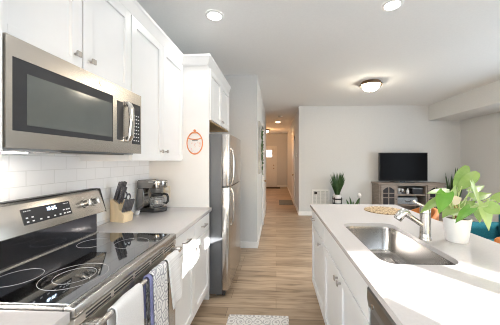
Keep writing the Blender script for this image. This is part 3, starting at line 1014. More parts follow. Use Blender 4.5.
# dishwasher
t = thing('dishwasher', 'dark stainless dishwasher built into the island beside the sink cabinet', 'dishwasher', (0.7, 0.68, 0))
b = MB(); b.box(0.42, 0.975, 0.376, 0.989, 0.03, 0.887)
b.box(0.46, 0.95, 0.40, 0.96, 0.0, 0.03); b.build('body', M['darksteel'], t)
b = MB()
b.prism([(0.42, 0.12), (0.384, 0.12), (0.380, 0.125), (0.380, 0.79), (0.372, 0.80), (0.366, 0.835), (0.367, 0.874), (0.377, 0.886), (0.42, 0.888)], 'y', 0.380, 0.986, 0.002)
dd = b.build('door', M['darksteel'], t, 35)
b = MB(); b.box(0.385, 0.425, 0.382, 0.984, 0.8885, 0.893, 0.001); b.build('control_strip', M['panelblack'], dd)
b = MB(); b.cyl((0.3675, 0.93, 0.83), (0.3655, 0.93, 0.83), 0.009, seg=20); b.build('badge', M['chrome'], dd)
b = MB(); b.box(0.43, 0.47, 0.40, 0.97, 0.03, 0.115); b.build('kick_plate', M['black'], t)

# island worktop with the sink cut-out
def rrect(x0, x1, y0, y1, r, n=8):
    pts = []
    for cx_, cy_, a0 in ((x1 - r, y1 - r, 0), (x0 + r, y1 - r, 90), (x0 + r, y0 + r, 180), (x1 - r, y0 + r, 270)):
        for k in range(n + 1):
            a = R(a0 + 90 * k / n)
            pts.append((cx_ + r * math.cos(a), cy_ + r * math.sin(a)))
    return pts
SX0, SX1, SY0, SY1 = 0.488, 0.850, 1.105, 1.818
bm = bmesh.new()
def loop(pts, z):
    vs = [bm.verts.new((p[0], p[1], z)) for p in pts]
    return vs, [bm.edges.new((vs[i], vs[(i + 1) % len(vs)])) for i in range(len(vs))]
v1, e1 = loop(rrect(0.362, 1.255, -0.42, 2.585, 0.006, 3), 0.92)
v2, e2 = loop(rrect(SX0, SX1, SY0, SY1, 0.075, 8), 0.92)
res = bmesh.ops.triangle_fill(bm, use_beauty=True, edges=e1 + e2)
ext = bmesh.ops.extrude_face_region(bm, geom=bm.faces[:])
for g in ext['geom']:
    if isinstance(g, bmesh.types.BMVert):
        g.co.z = 0.895
b = MB(); b.bm = bm
o = b.build('island_worktop', M['quartz'], None, 30)
rebase(o, (0.81, 1.08, 0.885))
tag(o, 'long white quartz island worktop with the undermount sink, partly sunlit', 'worktop')

# sink
t = thing('sink', 'rectangular stainless undermount sink in the island worktop', 'sink', (0.669, 1.46, 0.70))
bm = bmesh.new()
L_ = []
for (g, z, r) in ((0.015, 0.8945, 0.085), (-0.002, 0.8945, 0.073), (-0.004, 0.876, 0.072), (-0.010, 0.735, 0.062), (-0.022, 0.712, 0.055), (-0.045, 0.704, 0.04)):
    L_.append([bm.verts.new((p[0], p[1], z)) for p in rrect(SX0 - g, SX1 + g, SY0 - g, SY1 + g, r, 8)])
for a_, c_ in zip(L_, L_[1:]):
    for i in range(len(a_)):
        j = (i + 1) % len(a_)
        bm.faces.new((a_[i], a_[j], c_[j], c_[i]))
bm.faces.new(L_[-1])
b = MB(); b.bm = bm
sk = b.build('basin', M['sinksteel'], t, 50)
b = MB(); b.lathe([(0.0, 0.7055), (0.03, 0.7055), (0.036, 0.7075), (0.044, 0.7075), (0.046, 0.7045)], (0.669, 1.50, 0), 32, False); b.build('drain', M['chrome'], t, 40)

# faucet
FX, FYY = 0.884, 1.462
t = thing('faucet', 'brushed nickel pull-out faucet on the worktop behind the sink', 'faucet', (FX, FYY, 0.92))
b = MB(); b.lathe([(0.0, 0.92), (0.034, 0.92), (0.034, 0.928), (0.030, 0.934), (0.0285, 0.96), (0.0275, 1.075), (0.0, 1.075)], (FX, FYY, 0), 32, False); b.build('body', M['nickel'], t, 40)
b = MB(); b.lathe([(0.0, 1.077), (0.0285, 1.077), (0.0285, 1.108), (0.024, 1.117), (0.0, 1.119)], (FX, FYY, 0), 32, False); b.build('valve_cap', M['nickel'], t, 40)
b = MB(); b.tube([(FX + 0.005, FYY, 1.110), (FX - 0.03, FYY, 1.126), (FX - 0.065, FYY, 1.143), (FX - 0.072, FYY, 1.146)], 0.006, 10, [0.008, 0.0075, 0.007, 0.005]); b.build('lever', M['chrome'], t, 60)
b = MB(); b.tube([(FX, FYY, 0.995), (FX - 0.05, FYY, 1.028), (FX - 0.095, FYY, 1.058)], 0.016, 18, [0.018, 0.0155, 0.015]); sp = b.build('spout', M['nickel'], t, 60)
b = MB(); b.tube([(FX - 0.088, FYY, 1.052), (FX - 0.098, FYY, 1.062), (FX - 0.110, FYY, 1.078), (FX - 0.122, FYY, 1.080), (FX - 0.134, FYY, 1.072), (FX - 0.160, FYY, 1.040), (FX - 0.163, FYY, 1.036)], 0.02, 18, [0.015, 0.018, 0.0215, 0.024, 0.025, 0.0255, 0.022]); b.build('spray_head', M['chrome'], sp, 60)

# placemat
b = MB(); b.lathe([(0.0, 0.92), (0.168, 0.92), (0.172, 0.924), (0.168, 0.928), (0.0, 0.928)], (1.0, 2.27, 0), 56, False)
o = b.build('placemat', weave_mat(), None, 40); rebase(o, (1.0, 2.27, 0.92)); tag(o, 'round woven tan placemat at the far end of the island', 'placemat')

# ------------------------------------------------------------------ potted plant on the island
t = thing('potted_plant', 'light green broad-leaved plant in a white pot on the island', 'plant', (1.05, 1.44, 0.92))
b = MB(); b.lathe([(0.0, 0.0), (0.049, 0.0), (0.052, 0.004), (0.0685, 0.132), (0.0685, 0.136), (0.064, 0.136), (0.061, 0.114), (0.0, 0.114)], seg=44, cap=False); b.build('pot', M['white'], t, 40, local=True)
b = MB(); b.lathe([(0.0, 0.128), (0.04, 0.127), (0.0615, 0.123), (0.0615, 0.1145)], seg=32, cap=False); b.build('soil', M['soil'], t, 60, local=True)
b = MB(); b.tube([(-0.005, 0.0, 0.12), (0.0, 0.0, 0.17), (-0.008, 0.005, 0.225)], 0.009, 8, [0.009, 0.009, 0.006]); b.build('moss_stake', M['terracotta'], t, 60, local=True, label='rust brown stake')
LV = [
((0.003, 0.0, 0.313), (0.103, 0.06, 0.446), 0.066, "round", 0.0),
((0.014, -0.02, 0.321), (0.124, 0.0, 0.406), 0.066, "round", 0.2),
((-0.095, -0.08, 0.294), (-0.25, -0.14, 0.307), 0.068, "light", 0.5),
((-0.067, -0.04, 0.221), (-0.02, -0.02, 0.332), 0.046, "pale", 0.0),
((-0.158, -0.14, 0.297), (-0.22, -0.18, 0.2), 0.072, "bright", 0.0),
((-0.143, -0.08, 0.255), (-0.291, -0.14, 0.201), 0.056, "light", 0.3),
((-0.099, -0.1, 0.248), (-0.054, -0.11, 0.269), 0.055, "blush", 0.0),
((0.001, -0.1, 0.211), (-0.124, -0.16, 0.155), 0.054, "bright", 0.3),
((0.132, 0.06, 0.241), (0.272, 0.08, 0.275), 0.064, "light", -0.2),
((0.179, 0.12, 0.275), (0.292, 0.16, 0.316), 0.055, "light", -0.3),
((0.022, -0.08, 0.344), (0.042, -0.12, 0.215), 0.042, "pale", -1.0),
((0.119, -0.04, 0.228), (0.117, -0.08, 0.082), 0.058, "pale", -0.2),
((0.113, 0.0, 0.198), (0.113, -0.02, 0.11), 0.048, "light", 0.1),
((0.089, -0.1, 0.223), (0.135, -0.14, 0.189), 0.070, "light", 0.2),
((0.178, -0.04, 0.245), (0.261, -0.02, 0.3), 0.048, "light", 0.0),
((-0.09, -0.08, 0.201), (-0.158, -0.11, 0.163), 0.05, "light", 0.4),
((0.001, 0.04, 0.189), (-0.018, 0.08, 0.23), 0.048, "light", 0.0),
((0.055, 0.02, 0.188), (0.139, 0.04, 0.232), 0.048, "light", 0.0),
((0.065, 0.08, 0.176), (0.058, 0.12, 0.262), 0.060, "light", 0.0),
((0.143, 0.12, 0.187), (0.298, 0.16, 0.174), 0.058, "light", 0.0),
((-0.027, -0.06, 0.181), (-0.104, -0.1, 0.178), 0.050, "light", 0.0)]
VIEW = Vector((-0.52, -0.72, 0.46)).normalized()
rr = random.Random(11)
def leaf_mesh(base, tip, width, roll, rnd=False):
    base, tip = Vector(base), Vector(tip)
    ax = tip - base
    L = ax.length
    ax.normalize()
    n = (VIEW - ax * VIEW.dot(ax)).normalized()
    n = Matrix.Rotation(roll, 3, ax) @ n
    s = ax.cross(n).normalized()
    bm = bmesh.new()
    N, K = 14, 6
    rows = []
    for i in range(N + 1):
        v = i / N
        wv = width / 2 * min(1.0, (math.sin(math.pi * min(1, (v * 0.90 + 0.10)) ** 0.62)) * 1.05) if v < 1 else 0.0008
        if rnd:
            wv = width / 2 * max(0.02, math.sin(math.pi * (0.06 + 0.90 * v)) ** 0.6)
        row = []
        for k in range(-K, K + 1):
            f = k / K
            lobe = -0.16 * L * abs(f) ** 1.4 * (1 - v) ** 2.0      # heart-shaped lobes behind the stalk
            droop = -0.16 * L * v * v
            fold = 0.16 * wv * abs(f) + 0.05 * wv * math.sin(7 * v + 2 * f)
            p = base + ax * (v * L + lobe) + s * (f * wv) + n * (fold + droop * 0.6)
            row.append(bm.verts.new(p))
        rows.append(row)
    for a, c in zip(rows, rows[1:]):
        for k in range(2 * K):
            bm.faces.new((a[k], a[k + 1], c[k + 1], c[k]))
    b = MB(); b.bm = bm
    return b
def petiole(p1, k):
    p1 = Vector(p1)
    a = k * 2.4
    p0 = Vector((0.02 * math.cos(a), 0.02 * math.sin(a), 0.124))
    mid = p0.lerp(p1, 0.5) + Vector((0, 0, 0.03 + 0.12 * max(0, 0.25 - p1.z)))
    pts = []
    for i in range(11):
        u = i / 10
        pts.append(p0 * (1 - u) ** 2 + mid * 2 * u * (1 - u) + p1 * u * u)
    b = MB(); b.tube(pts, 0.0028, 7)
    return b
for k, (bs, tp, wd, mm, ro) in enumerate(LV):
    st = petiole(bs, k).build('stem', M['stem'], t, 70, local=True)
    leaf_mesh(bs, tp, wd, ro, mm == 'round').build('leaf', M['leaf_' + mm.replace('round', 'light')], t, 70, local=True)
for k, p in enumerate(((0.289, 0.06, 0.26), (0.244, 0.01, 0.243))):
    petiole(p, k + 30).build('stem', M['stem'], t, 70, local=True)

# ------------------------------------------------------------------ bar stools
def bar_stool(label, loc, rz):
    t = thing('bar_stool', label, 'stool', loc, rz, 'tan leather bar stools along the island')
    b = MB(); b.lathe([(0.0, 0.60), (0.17, 0.60), (0.20, 0.615), (0.205, 0.64), (0.19, 0.665), (0.0, 0.675)], seg=36, cap=False); b.build('seat', M['tan'], t, 50, local=True)
    bm = MB()
    def fn(u, v):
        a = R(-62 + 124 * u)
        top = 0.945 - 0.07 * abs(2 * u - 1) ** 2.2
        z = 0.70 + (top - 0.70) * v
        r = 0.215 + 0.02 * v
        return (r * math.cos(a), r * math.sin(a), z)
    bm.grid(fn, 28, 8)
    o = bm.build('backrest', M['tan'], t, 60, local=True)
    md = o.modifiers.new('padding', 'SOLIDIFY'); md.thickness = 0.032; md.offset = 0
    md = o.modifiers.new('rounding', 'BEVEL'); md.width = 0.012; md.segments = 3; md.limit_method = 'ANGLE'
    for s in (-1, 1):
        b = MB(); b.tube([(0.12, s * 0.12, 0.61), (0.2, s * 0.1, 0.68), (0.212, s * 0.09, 0.78)], 0.010, 8); b.build('back_support', M['black'], t, 60, local=True)
    for sx in (-1, 1):
        for sy in (-1, 1):
            b = MB(); b.tube([(sx * 0.11, sy * 0.11, 0.605), (sx * 0.20, sy * 0.20, 0.0)], 0.012, 10); b.build('leg', M['black'], t, 60, local=True)
    b = MB()
    q = 0.11 + 0.09 * (0.605 - 0.22) / 0.605
    for p0, p1 in (((q, q), (-q, q)), ((-q, q), (-q, -q)), ((-q, -q), (q, -q)), ((q, -q), (q, q))):
        b.tube([(*p0, 0.22), (*p1, 0.22)], 0.008, 8)
    b.build('foot_ring', M['black'], t, 60, local=True)
    return t
bar_stool('tan leather bar stool behind the faucet, only its curved back showing', (1.24, 2.33, 0), R(-8))
bar_stool('tan leather bar stool at the right edge, mostly hidden by the island', (1.32, 1.43, 0), R(0))

# ------------------------------------------------------------------ teal sofa
t = thing('sofa', 'teal upholstered sofa behind the plant and the island', 'sofa', (2.6, 2.15, 0))
b = MB(); b.box(2.10, 2.98, 1.15, 3.05, 0.10, 0.30, 0.02); b.build('base', M['teal'], t, 40)
b = MB(); b.box(2.80, 3.02, 1.15, 3.05, 0.10, 0.80, 0.05, 4); b.build('back', M['teal'], t, 40)
for y0_, y1_ in ((1.00, 1.20), (2.95, 3.15)):
    b = MB(); b.box(2.10, 3.0, y0_, y1_, 0.10, 0.62, 0.05, 4); b.build('arm', M['teal'], t, 40)
for y0_, y1_ in ((1.20, 2.075), (2.075, 2.95)):
    b = MB(); b.box(2.08, 2.80, y0_ + 0.006, y1_ - 0.006, 0.30, 0.47, 0.04, 4); b.build('seat_cushion', M['teal'], t, 40)
    b = MB(); b.box(2.58, 2.82, y0_ + 0.01, y1_ - 0.01, 0.49, 0.84, 0.07, 4); b.build('back_cushion', M['teal'], t, 40)
for sx in (2.18, 2.92):
    for sy in (1.08, 3.07):
        b = MB(); b.cyl((sx, sy, 0), (sx, sy, 0.10), 0.02, 0.026, 14); b.build('foot', M['black'], t, 40)

# ------------------------------------------------------------------ TV console and television
TX0, TX1, TY0, TY1 = 2.34, 3.86, 5.60, 6.03
t = thing('tv_console', 'weathered grey wood console with arched glass doors against the back wall', 'console', ((TX0 + TX1) / 2, 5.82, 0))
b = MB()
b.box(TX0 + 0.03, TX0 + 0.06, TY0 + 0.025, TY1, 0.0, 0.825); b.box(TX1 - 0.06, TX1 - 0.03, TY0 + 0.025, TY1, 0.0, 0.825)
b.box(TX0 + 0.06, TX1 - 0.06, TY0 + 0.03, TY1, 0.08, 0.11); b.box(TX0 + 0.06, TX1 - 0.06, TY1 - 0.015, TY1, 0.08, 0.825)
D1, D2 = TX0 + 0.43, TX1 - 0.43
b.box(D1 - 0.015, D1 + 0.015, TY0 + 0.025, TY1, 0.11, 0.825); b.box(D2 - 0.015, D2 + 0.015, TY0 + 0.025, TY1, 0.11, 0.825)
b.box(D1, D2, TY0 + 0.025, TY1, 0.795, 0.825)
b.box(TX0 + 0.03, TX1 - 0.03, TY0 + 0.03, TY0 + 0.05, 0.0, 0.09)
b.build('body', M['greywood'], t)
b = MB(); b.box(TX0, TX1, TY0, TY1 + 0.005, 0.825, 0.86, 0.006); b.build('top', M['greywood'], t, 40)
for z in (0.575, 0.34):
    b = MB(); b.box(D1 + 0.015, D2 - 0.015, TY0 + 0.04, TY1 - 0.015, z, z + 0.025); b.build('shelf', M['greywood'], t)
for x0_, x1_ in ((TX0 + 0.06, D1 - 0.015), (D2 + 0.015, TX1 - 0.06)):
    z0_, z1_ = 0.115, 0.82
    b = MB()
    s = 0.05
    b.box(x0_ + .003, x0_ + s, TY0, TY0 + 0.024, z0_, z1_, 0.002); b.box(x1_ - s, x1_ - .003, TY0, TY0 + 0.024, z0_, z1_, 0.002)
    b.box(x0_ + s, x1_ - s, TY0, TY0 + 0.024, z0_, z0_ + 0.06, 0.002)
    # arched head rail
    wq = (x1_ - s) - (x0_ + s)
    arch = [(x0_ + s, z1_)] + [(x0_ + s + wq * k / 16, z1_ - 0.12 + 0.07 * math.sin(math.pi * k / 16)) for k in range(17)] + [(x1_ - s, z1_)]
    b.prism(arch, 'y', TY0 + 0.001, TY0 + 0.023)
    xm = (x0_ + x1_) / 2
    b.box(xm - 0.010, xm + 0.010, TY0 + 0.004, TY0 + 0.02, z0_ + 0.05, z1_ - 0.05)
    for zz in (0.33, 0.52, 0.62):
        b.box(x0_ + s, x1_ - s, TY0 + 0.004, TY0 + 0.02, zz, zz + 0.016)
    d = b.build('door', M['greywood'], t)
    b = MB(); b.box(x0_ + s - .002, x1_ - s + .002, TY0 + 0.010, TY0 + 0.014, z0_ + 0.05, z1_ - 0.04); b.build('glass', M['darkglass'], d)
    b = MB(); kx = x1_ - 0.025 if x0_ < 2.7 else x0_ + 0.025
    b.lathe([(0.0, 0.0), (0.006, 0.0), (0.006, 0.012), (0.014, 0.02), (0.012, 0.028), (0.0, 0.03)], (kx, TY0, 0.5), 16, False, Matrix.Rotation(R(90), 4, 'X')); b.build('knob', M['black'], d, 50)

t = thing('television', 'black flat screen television standing on the grey wood console', 'television', (3.0, 5.82, 0.86))
b = MB(); b.box(2.445, 3.565, 5.80, 5.85, 0.895, 1.565, 0.006); b.build('bezel', M['black'], t, 40)
b = MB(); b.box(2.465, 3.545, 5.797, 5.801, 0.92, 1.548); b.build('screen', M['screen'], t)
b = MB(); b.prism([(2.78, 5.72), (3.22, 5.72), (3.26, 5.90), (2.74, 5.90)], 'z', 0.86, 0.872, 0.003); b.build('stand', M['black'], t)
b = MB(); b.box(2.95, 3.05, 5.81, 5.84, 0.872, 0.93, 0.004); b.build('neck', M['black'], t)

# things on the console shelves
t = thing('media_box', 'black media box on the upper console shelf at the left', 'media box', (2.86, 5.80, 0.60))
b = MB(); b.box(2.80, 2.98, 5.68, 5.92, 0.60, 0.655, 0.004); b.build('body', M['black'], t)
b = MB(); b.box(2.82, 2.90, 5.678, 5.681, 0.62, 0.635); b.build('display', M['keys'], t)
for k, (x, h, r, lab) in enumerate(((2.86, 0.075, 0.035, 'white ceramic bowl on top of the black media box, left one'), (2.94, 0.065, 0.030, 'small white ceramic bowl on the black media box, right one'))):
    b = MB(); b.lathe([(0.0, 0.0), (r * 0.5, 0.0), (r, h * 0.6), (r * 0.95, h), (r * 0.85, h), (r * 0.85, h * 0.6), (0.0, 0.01)], (x, 5.72, 0.655), 24, False)
    o = b.build('ceramic_bowl', M['white'], None, 50); rebase(o, (x, 5.72, 0.655)); tag(o, lab, 'bowl', 'white bowls on the media box')
b = MB(); b.lathe([(0.0, 0.0), (0.022, 0.0), (0.034, 0.03), (0.03, 0.08), (0.014, 0.11), (0.018, 0.13), (0.013, 0.13), (0.0, 0.11)], (3.06, 5.72, 0.60), 24, False)
o = b.build('ceramic_vase', M['white'], None, 50); rebase(o, (3.06, 5.72, 0.60)); tag(o, 'little white vase beside the media box on the upper console shelf', 'vase')
t = thing('storage_box', 'dark lidded box on the upper console shelf at the right', 'box', (3.26, 5.80, 0.60))
b = MB(); b.box(3.15, 3.38, 5.68, 5.95, 0.60, 0.72, 0.004); b.build('body', M['darkglass'], t)
b = MB(); b.box(3.145, 3.385, 5.675, 5.955, 0.72, 0.745, 0.004); b.build('lid', M['bin'], t)
t = thing('fabric_bin', 'grey felt bin filling the lower console shelf', 'bin', (3.02, 5.80, 0.365))
b = MB(); b.box(2.80, 3.26, 5.66, 5.95, 0.365, 0.52, 0.02, 3); b.build('body', M['bin'], t, 40)
b = MB(); b.tube([(2.97, 5.66, 0.46), (2.98, 5.648, 0.435), (3.08, 5.648, 0.435), (3.09, 5.66, 0.46)], 0.007, 8); b.build('handle', M['black'], t, 50)

# ------------------------------------------------------------------ other plants by the back wall
def blade(b, base, tip, w, bend):
    base, tip = Vector(base), Vector(tip)
    ax = tip - base
    side = Vector((ax.y, -ax.x, 0))
    side = side.normalized() if side.length > 1e-4 else Vector((1, 0, 0))
    side = (side * 0.4 + Vector((1, 0, 0)) * 0.6).normalized()
    hor = Vector((ax.x, ax.y, 0))
    bm = bmesh.new()
    rows = []
    N = 7
    for i in range(N + 1):
        v = i / N
        p = base + ax * v + hor * bend * v * v - Vector((0, 0, bend * 0.3 * hor.length * v ** 3))
        wv = w * (0.6 + 0.8 * v) * (1 - v ** 3) * 0.5 + 0.0004
        rows.append((bm.verts.new(p - side * wv), bm.verts.new(p + Vector((0, -0.25 * wv, 0))), bm.verts.new(p + side * wv)))
    for a, c in zip(rows, rows[1:]):
        for k in range(2):
            bm.faces.new((a[k], a[k + 1], c[k + 1], c[k]))
    b._add(bm)
def blades_plant(t, cx_, cy_, z, n, h, spread, w, r0, seed, m):
    rr = random.Random(seed)
    for k in range(n):
        a = rr.uniform(0, 2 * math.pi)
        q = math.sqrt(rr.random())
        hh = h * (1.0 - 0.35 * q * rr.random()) * rr.uniform(0.8, 1.0)
        b = MB()
        blade(b, (cx_ + r0 * q * math.cos(a), cy_ + r0 * q * math.sin(a), z), (cx_ + (r0 + spread * q) * math.cos(a), cy_ + (r0 + spread * q) * math.sin(a), z + hh), w * rr.uniform(0.7, 1.2), 0.4)
        b.build('blade', m, t, 70)
GX, GY = 1.44, 5.72
t = thing('plant_stand', 'black metal stand under the grassy plant by the back wall', 'stand', (GX, GY, 0))
b = MB(); b.lathe([(0.0, 0.36), (0.105, 0.36), (0.11, 0.37), (0.105, 0.38), (0.0, 0.38)], (GX, GY, 0), 32, False); b.build('tray', M['black'], t, 40)
b = MB(); b.lathe([(0.108, 0.465), (0.116, 0.465), (0.116, 0.495), (0.108, 0.495), (0.108, 0.465)], (GX, GY, 0), 40, False); b.build('hoop', M['black'], t, 40)
for k in range(4):
    a = R(45 + 90 * k)
    b = MB(); b.tube([(GX + 0.114 * math.cos(a), GY + 0.114 * math.sin(a), 0.52), (GX + 0.114 * math.cos(a), GY + 0.114 * math.sin(a), 0.0)], 0.010, 8); b.build('leg', M['black'], t, 50)
t = thing('grass_plant', 'tall grassy plant in a white pot on the black stand', 'plant', (GX, GY, 0.38))
b = MB(); b.lathe([(0.0, 0.38), (0.075, 0.38), (0.088, 0.46), (0.090, 0.58), (0.082, 0.58), (0.080, 0.55), (0.0, 0.55)], (GX, GY, 0), 32, False); b.build('pot', M['white'], t, 40)
blades_plant(t, GX, GY, 0.55, 90, 0.60, 0.11, 0.022, 0.04, 4, M['leaf_dark'])
SXp, SYp = 1.80, 5.68
t = thing('snake_plant', 'small dark snake plant low by the back wall beside the plant stand', 'plant', (SXp, SYp, 0))
b = MB(); b.lathe([(0.0, 0.0), (0.08, 0.0), (0.10, 0.16), (0.10, 0.18), (0.092, 0.18), (0.09, 0.15), (0.0, 0.15)], (SXp, SYp, 0), 32, False); b.build('pot', M['greymat'], t, 40)
for dx, hh, w_ in ((-0.15, 0.34, 0.085), (-0.08, 0.40, 0.09), (-0.01, 0.30, 0.08), (0.05, 0.26, 0.08), (0.11, 0.37, 0.085)):
    b = MB(); blade(b, (SXp + dx * 0.2, SYp, 0.15), (SXp + dx, SYp - 0.02, 0.15 + hh), w_, 0.2); b.build('blade', M['leaf_dark'], t, 70)
t = thing('table_lamp', 'small white object on a thin dark stalk beside the snake plant', 'lamp', (1.99, 5.80, 0))  # unidentified white shape on a stalk, gives off no light
b = MB(); b.lathe([(0.0, 0.0), (0.06, 0.0), (0.06, 0.015), (0.008, 0.022), (0.007, 0.50), (0.0, 0.50)], (1.99, 5.80, 0), 24, False); b.build('stalk', M['black'], t, 40)
b = MB(); b.lathe([(0.0, 0.60), (0.03, 0.59), (0.045, 0.555), (0.04, 0.51), (0.02, 0.49), (0.0, 0.49)], (1.98, 5.80, 0), 24, False); b.build('shade', M['white'], t, 50)
CXp, CYp = 4.12, 5.74
t = thing('corner_plant', 'tall dark spiky plant in the far right corner beside the console', 'plant', (CXp, CYp, 0))
b = MB(); b.lathe([(0.0, 0.0), (0.11, 0.0), (0.14, 0.30), (0.14, 0.32), (0.125, 0.32), (0.12, 0.28), (0.0, 0.28)], (CXp, CYp, 0), 32, False); b.build('pot', M['greymat'], t, 40)
rr = random.Random(9)
for k in range(26):
    a = rr.uniform(0, 6.28); q = rr.random()
    b = MB(); blade(b, (CXp + 0.05 * math.cos(a), CYp + 0.05 * math.sin(a), 0.28), (CXp + (0.05 + 0.14 * q) * math.cos(a), CYp + (0.05 + 0.12 * q) * math.sin(a), 0.28 + rr.uniform(0.65, 0.98)), 0.07, 0.2); b.build('blade', M['leaf_dark'], t, 70)

# air return grille in the back wall
t = thing('air_return_grille', 'white louvred air return grille low on the back wall', 'grille', (1.113, BY, 0.10))
gx0, gx1, gz0, gz1, gy = 0.895, 1.335, 0.12, 0.65, BY - 0.016
b = MB(); b.box(gx0, gx1, gy, BY, gz0, gz0 + 0.03, 0.003); b.box(gx0, gx1, gy, BY, gz1 - 0.03, gz1, 0.003); b.box(gx0, gx0 + 0.03, gy, BY, gz0, gz1, 0.003); b.box(gx1 - 0.03, gx1, gy, BY, gz0, gz1, 0.003)
for k in range(1, 4):
    xx = gx0 + (gx1 - gx0) * k / 4
    b.box(xx - 0.011, xx + 0.011, gy + 0.002, BY, gz0 + 0.02, gz1 - 0.02)
b.build('frame', M['trim'], t)
b = MB(); b.box(gx0 + 0.02, gx1 - 0.02, BY - 0.004, BY - 0.001, gz0 + 0.02, gz1 - 0.02); b.build('backing', M['slate'], t)
b = MB()
for k in range(24):
    zz = gz0 + 0.04 + k * 0.0195
    b.box(gx0 + 0.03, gx1 - 0.03, BY - 0.013, BY - 0.005, zz, zz + 0.011)
b.build('louvres', M['trim'], t)
b = MB(); b.box(gx0 + 0.06, gx0 + 0.13, gy - 0.004, gy + 0.008, 0.535, 0.60, 0.002); b.build('latch', M['black'], t, label='black square latch')

# ------------------------------------------------------------------ hallway
# front door at the far end
t = struct('door_1', MB().box(-1.0, -0.05, 12.37, 12.40, 0.0, 2.05, 0.002), M['frontdoor'])
b = MB(); b.box(-0.98, -0.07, 12.355, 12.37, 0.02, 2.03, 0.002)
b.build('door_leaf', M['frontdoor'], t)
b = MB(); b.box(-0.05, 0.03, 12.36, 12.40, 0, 2.12, 0.004); b.box(-1.08, -1.0, 12.36, 12.40, 0, 2.12, 0.004); b.box(-1.08, 0.03, 12.36, 12.40, 2.05, 2.12, 0.004); b.build('casing', M['frontdoor'], t)
b = MB(); b.box(-0.83, -0.20, 12.345, 12.357, 1.52, 1.92, 0.003); wf = b.build('window_frame', M['frontdoor'], t)
b = MB()
for x0_, x1_ in ((-0.81, -0.625), (-0.605, -0.425), (-0.405, -0.22)):
    for z0_, z1_ in ((1.54, 1.71), (1.73, 1.90)):
        b.box(x0_, x1_, 12.342, 12.347, z0_, z1_)
b.build('pane', M['daypane'], wf)
b = MB(); b.lathe([(0, 0), (0.03, 0.0), (0.03, 0.008), (0.012, 0.02), (0.03, 0.045), (0.0, 0.065)], (-0.12, 12.355, 0.96), 20, False, Matrix.Rotation(R(90), 4, 'X')); b.build('knob', M['bronze'], t, 50)
b = MB(); b.cyl((-0.12, 12.355, 1.12), (-0.12, 12.34, 1.12), 0.03, seg=20); b.build('deadbolt', M['bronze'], t, 50)

def side_door(name, x, sgn, y0, y1):
    t = struct(name, MB().box(min(x, x + sgn * 0.02), max(x, x + sgn * 0.02), y0, y1, 0.0, 2.03, 0.002), M['trim'])
    b = MB()
    xa, xb = min(x, x + sgn * 0.03), max(x, x + sgn * 0.03)
    b.box(xa, xb, y0 - 0.08, y0, 0, 2.11, 0.004); b.box(xa, xb, y1, y1 + 0.08, 0, 2.11, 0.004); b.box(xa, xb, y0 - 0.08, y1 + 0.08, 2.03, 2.11, 0.004)
    b.build('casing', M['trim'], t)
    b = MB(); xs, xe = x + sgn * 0.02, x + sgn * 0.024
    for z0_, z1_ in ((0.15, 0.95), (1.05, 1.90)):
        b.box(min(xs, xe), max(xs, xe), y0 + 0.1, y1 - 0.1, z0_, z1_, 0.0015)
    b.build('panel', M['trim'], t)
    b = MB(); b.cyl((x + sgn * 0.02, y0 + 0.07, 0.93), (x + sgn * 0.05, y0 + 0.07, 0.93), 0.012, seg=14)
    b.cyl((x + sgn * 0.05, y0 + 0.07, 0.93), (x + sgn * 0.075, y0 + 0.07, 0.93), 0.028, 0.022, 18); b.build('knob', M['bronze'], t, 50)
    return t
side_door('door_2', -0.30, 1, 5.22, 6.03)
side_door('door_3', 0.575, -1, 7.40, 8.30)
# hall decor on the left wall
t = thing('wall_hanging', 'tall whitewashed wood panel with dark greenery hanging on the left hall wall', 'wall decor', (-0.29, 4.4, 1.05))
b = MB()
for k in range(4):
    b.box(-0.2995, -0.275, 4.05 + k * 0.19, 4.05 + k * 0.19 + 0.183, 1.15, 2.05, 0.003)
b.build('board', M['washwood'], t)
for z in (1.28, 1.90):
    b = MB(); b.box(-0.275, -0.262, 4.05, 4.80, z, z + 0.06, 0.003); b.build('batten', M['washwood'], t)
b = MB()
rr = random.Random(2)
b.tube([(-0.255, 4.28, 1.95), (-0.25, 4.33, 1.6), (-0.25, 4.36, 1.12)], 0.006, 8)
for k in range(46):
    z = rr.uniform(1.08, 1.95)
    y = 4.28 + (1.95 - z) * 0.1
    ww = 0.06 if z < 1.3 else 0.035
    a = rr.uniform(0, 6.28)
    blade(b, (-0.25, y, z), (-0.24 + 0.02 * math.cos(a), y + ww * math.sin(a), z - 0.05 + 0.05 * math.cos(a)), 0.03, 0.2)
b.build('greenery', M['leaf_dark'], t, 70)
# thermostat, mats
t = thing('thermostat', 'white thermostat on the right hall wall near the corner', 'thermostat', (0.575, 6.62, 1.47))
b = MB(); b.box(0.553, 0.5745, 6.55, 6.69, 1.47, 1.58, 0.005); b.build('case', M['trim'], t, 40)
b = MB(); b.box(0.551, 0.554, 6.58, 6.66, 1.515, 1.56); b.build('display', M['slate'], t)
b = MB(); b.box(0.10, 0.54, 7.45, 8.30, 0.0, 0.012, 0.004)
o = b.build('hall_mat', M['greymat']); rebase(o, (0.32, 7.87, 0)); tag(o, 'grey mat on the hall floor beside the right hand door', 'mat')
b = MB(); b.box(-0.95, 0.20, 11.7, 12.30, 0.0, 0.012, 0.004)
o = b.build('door_mat', M['darkmat']); rebase(o, (-0.35, 12.0, 0)); tag(o, 'dark door mat in front of the far front door', 'mat')

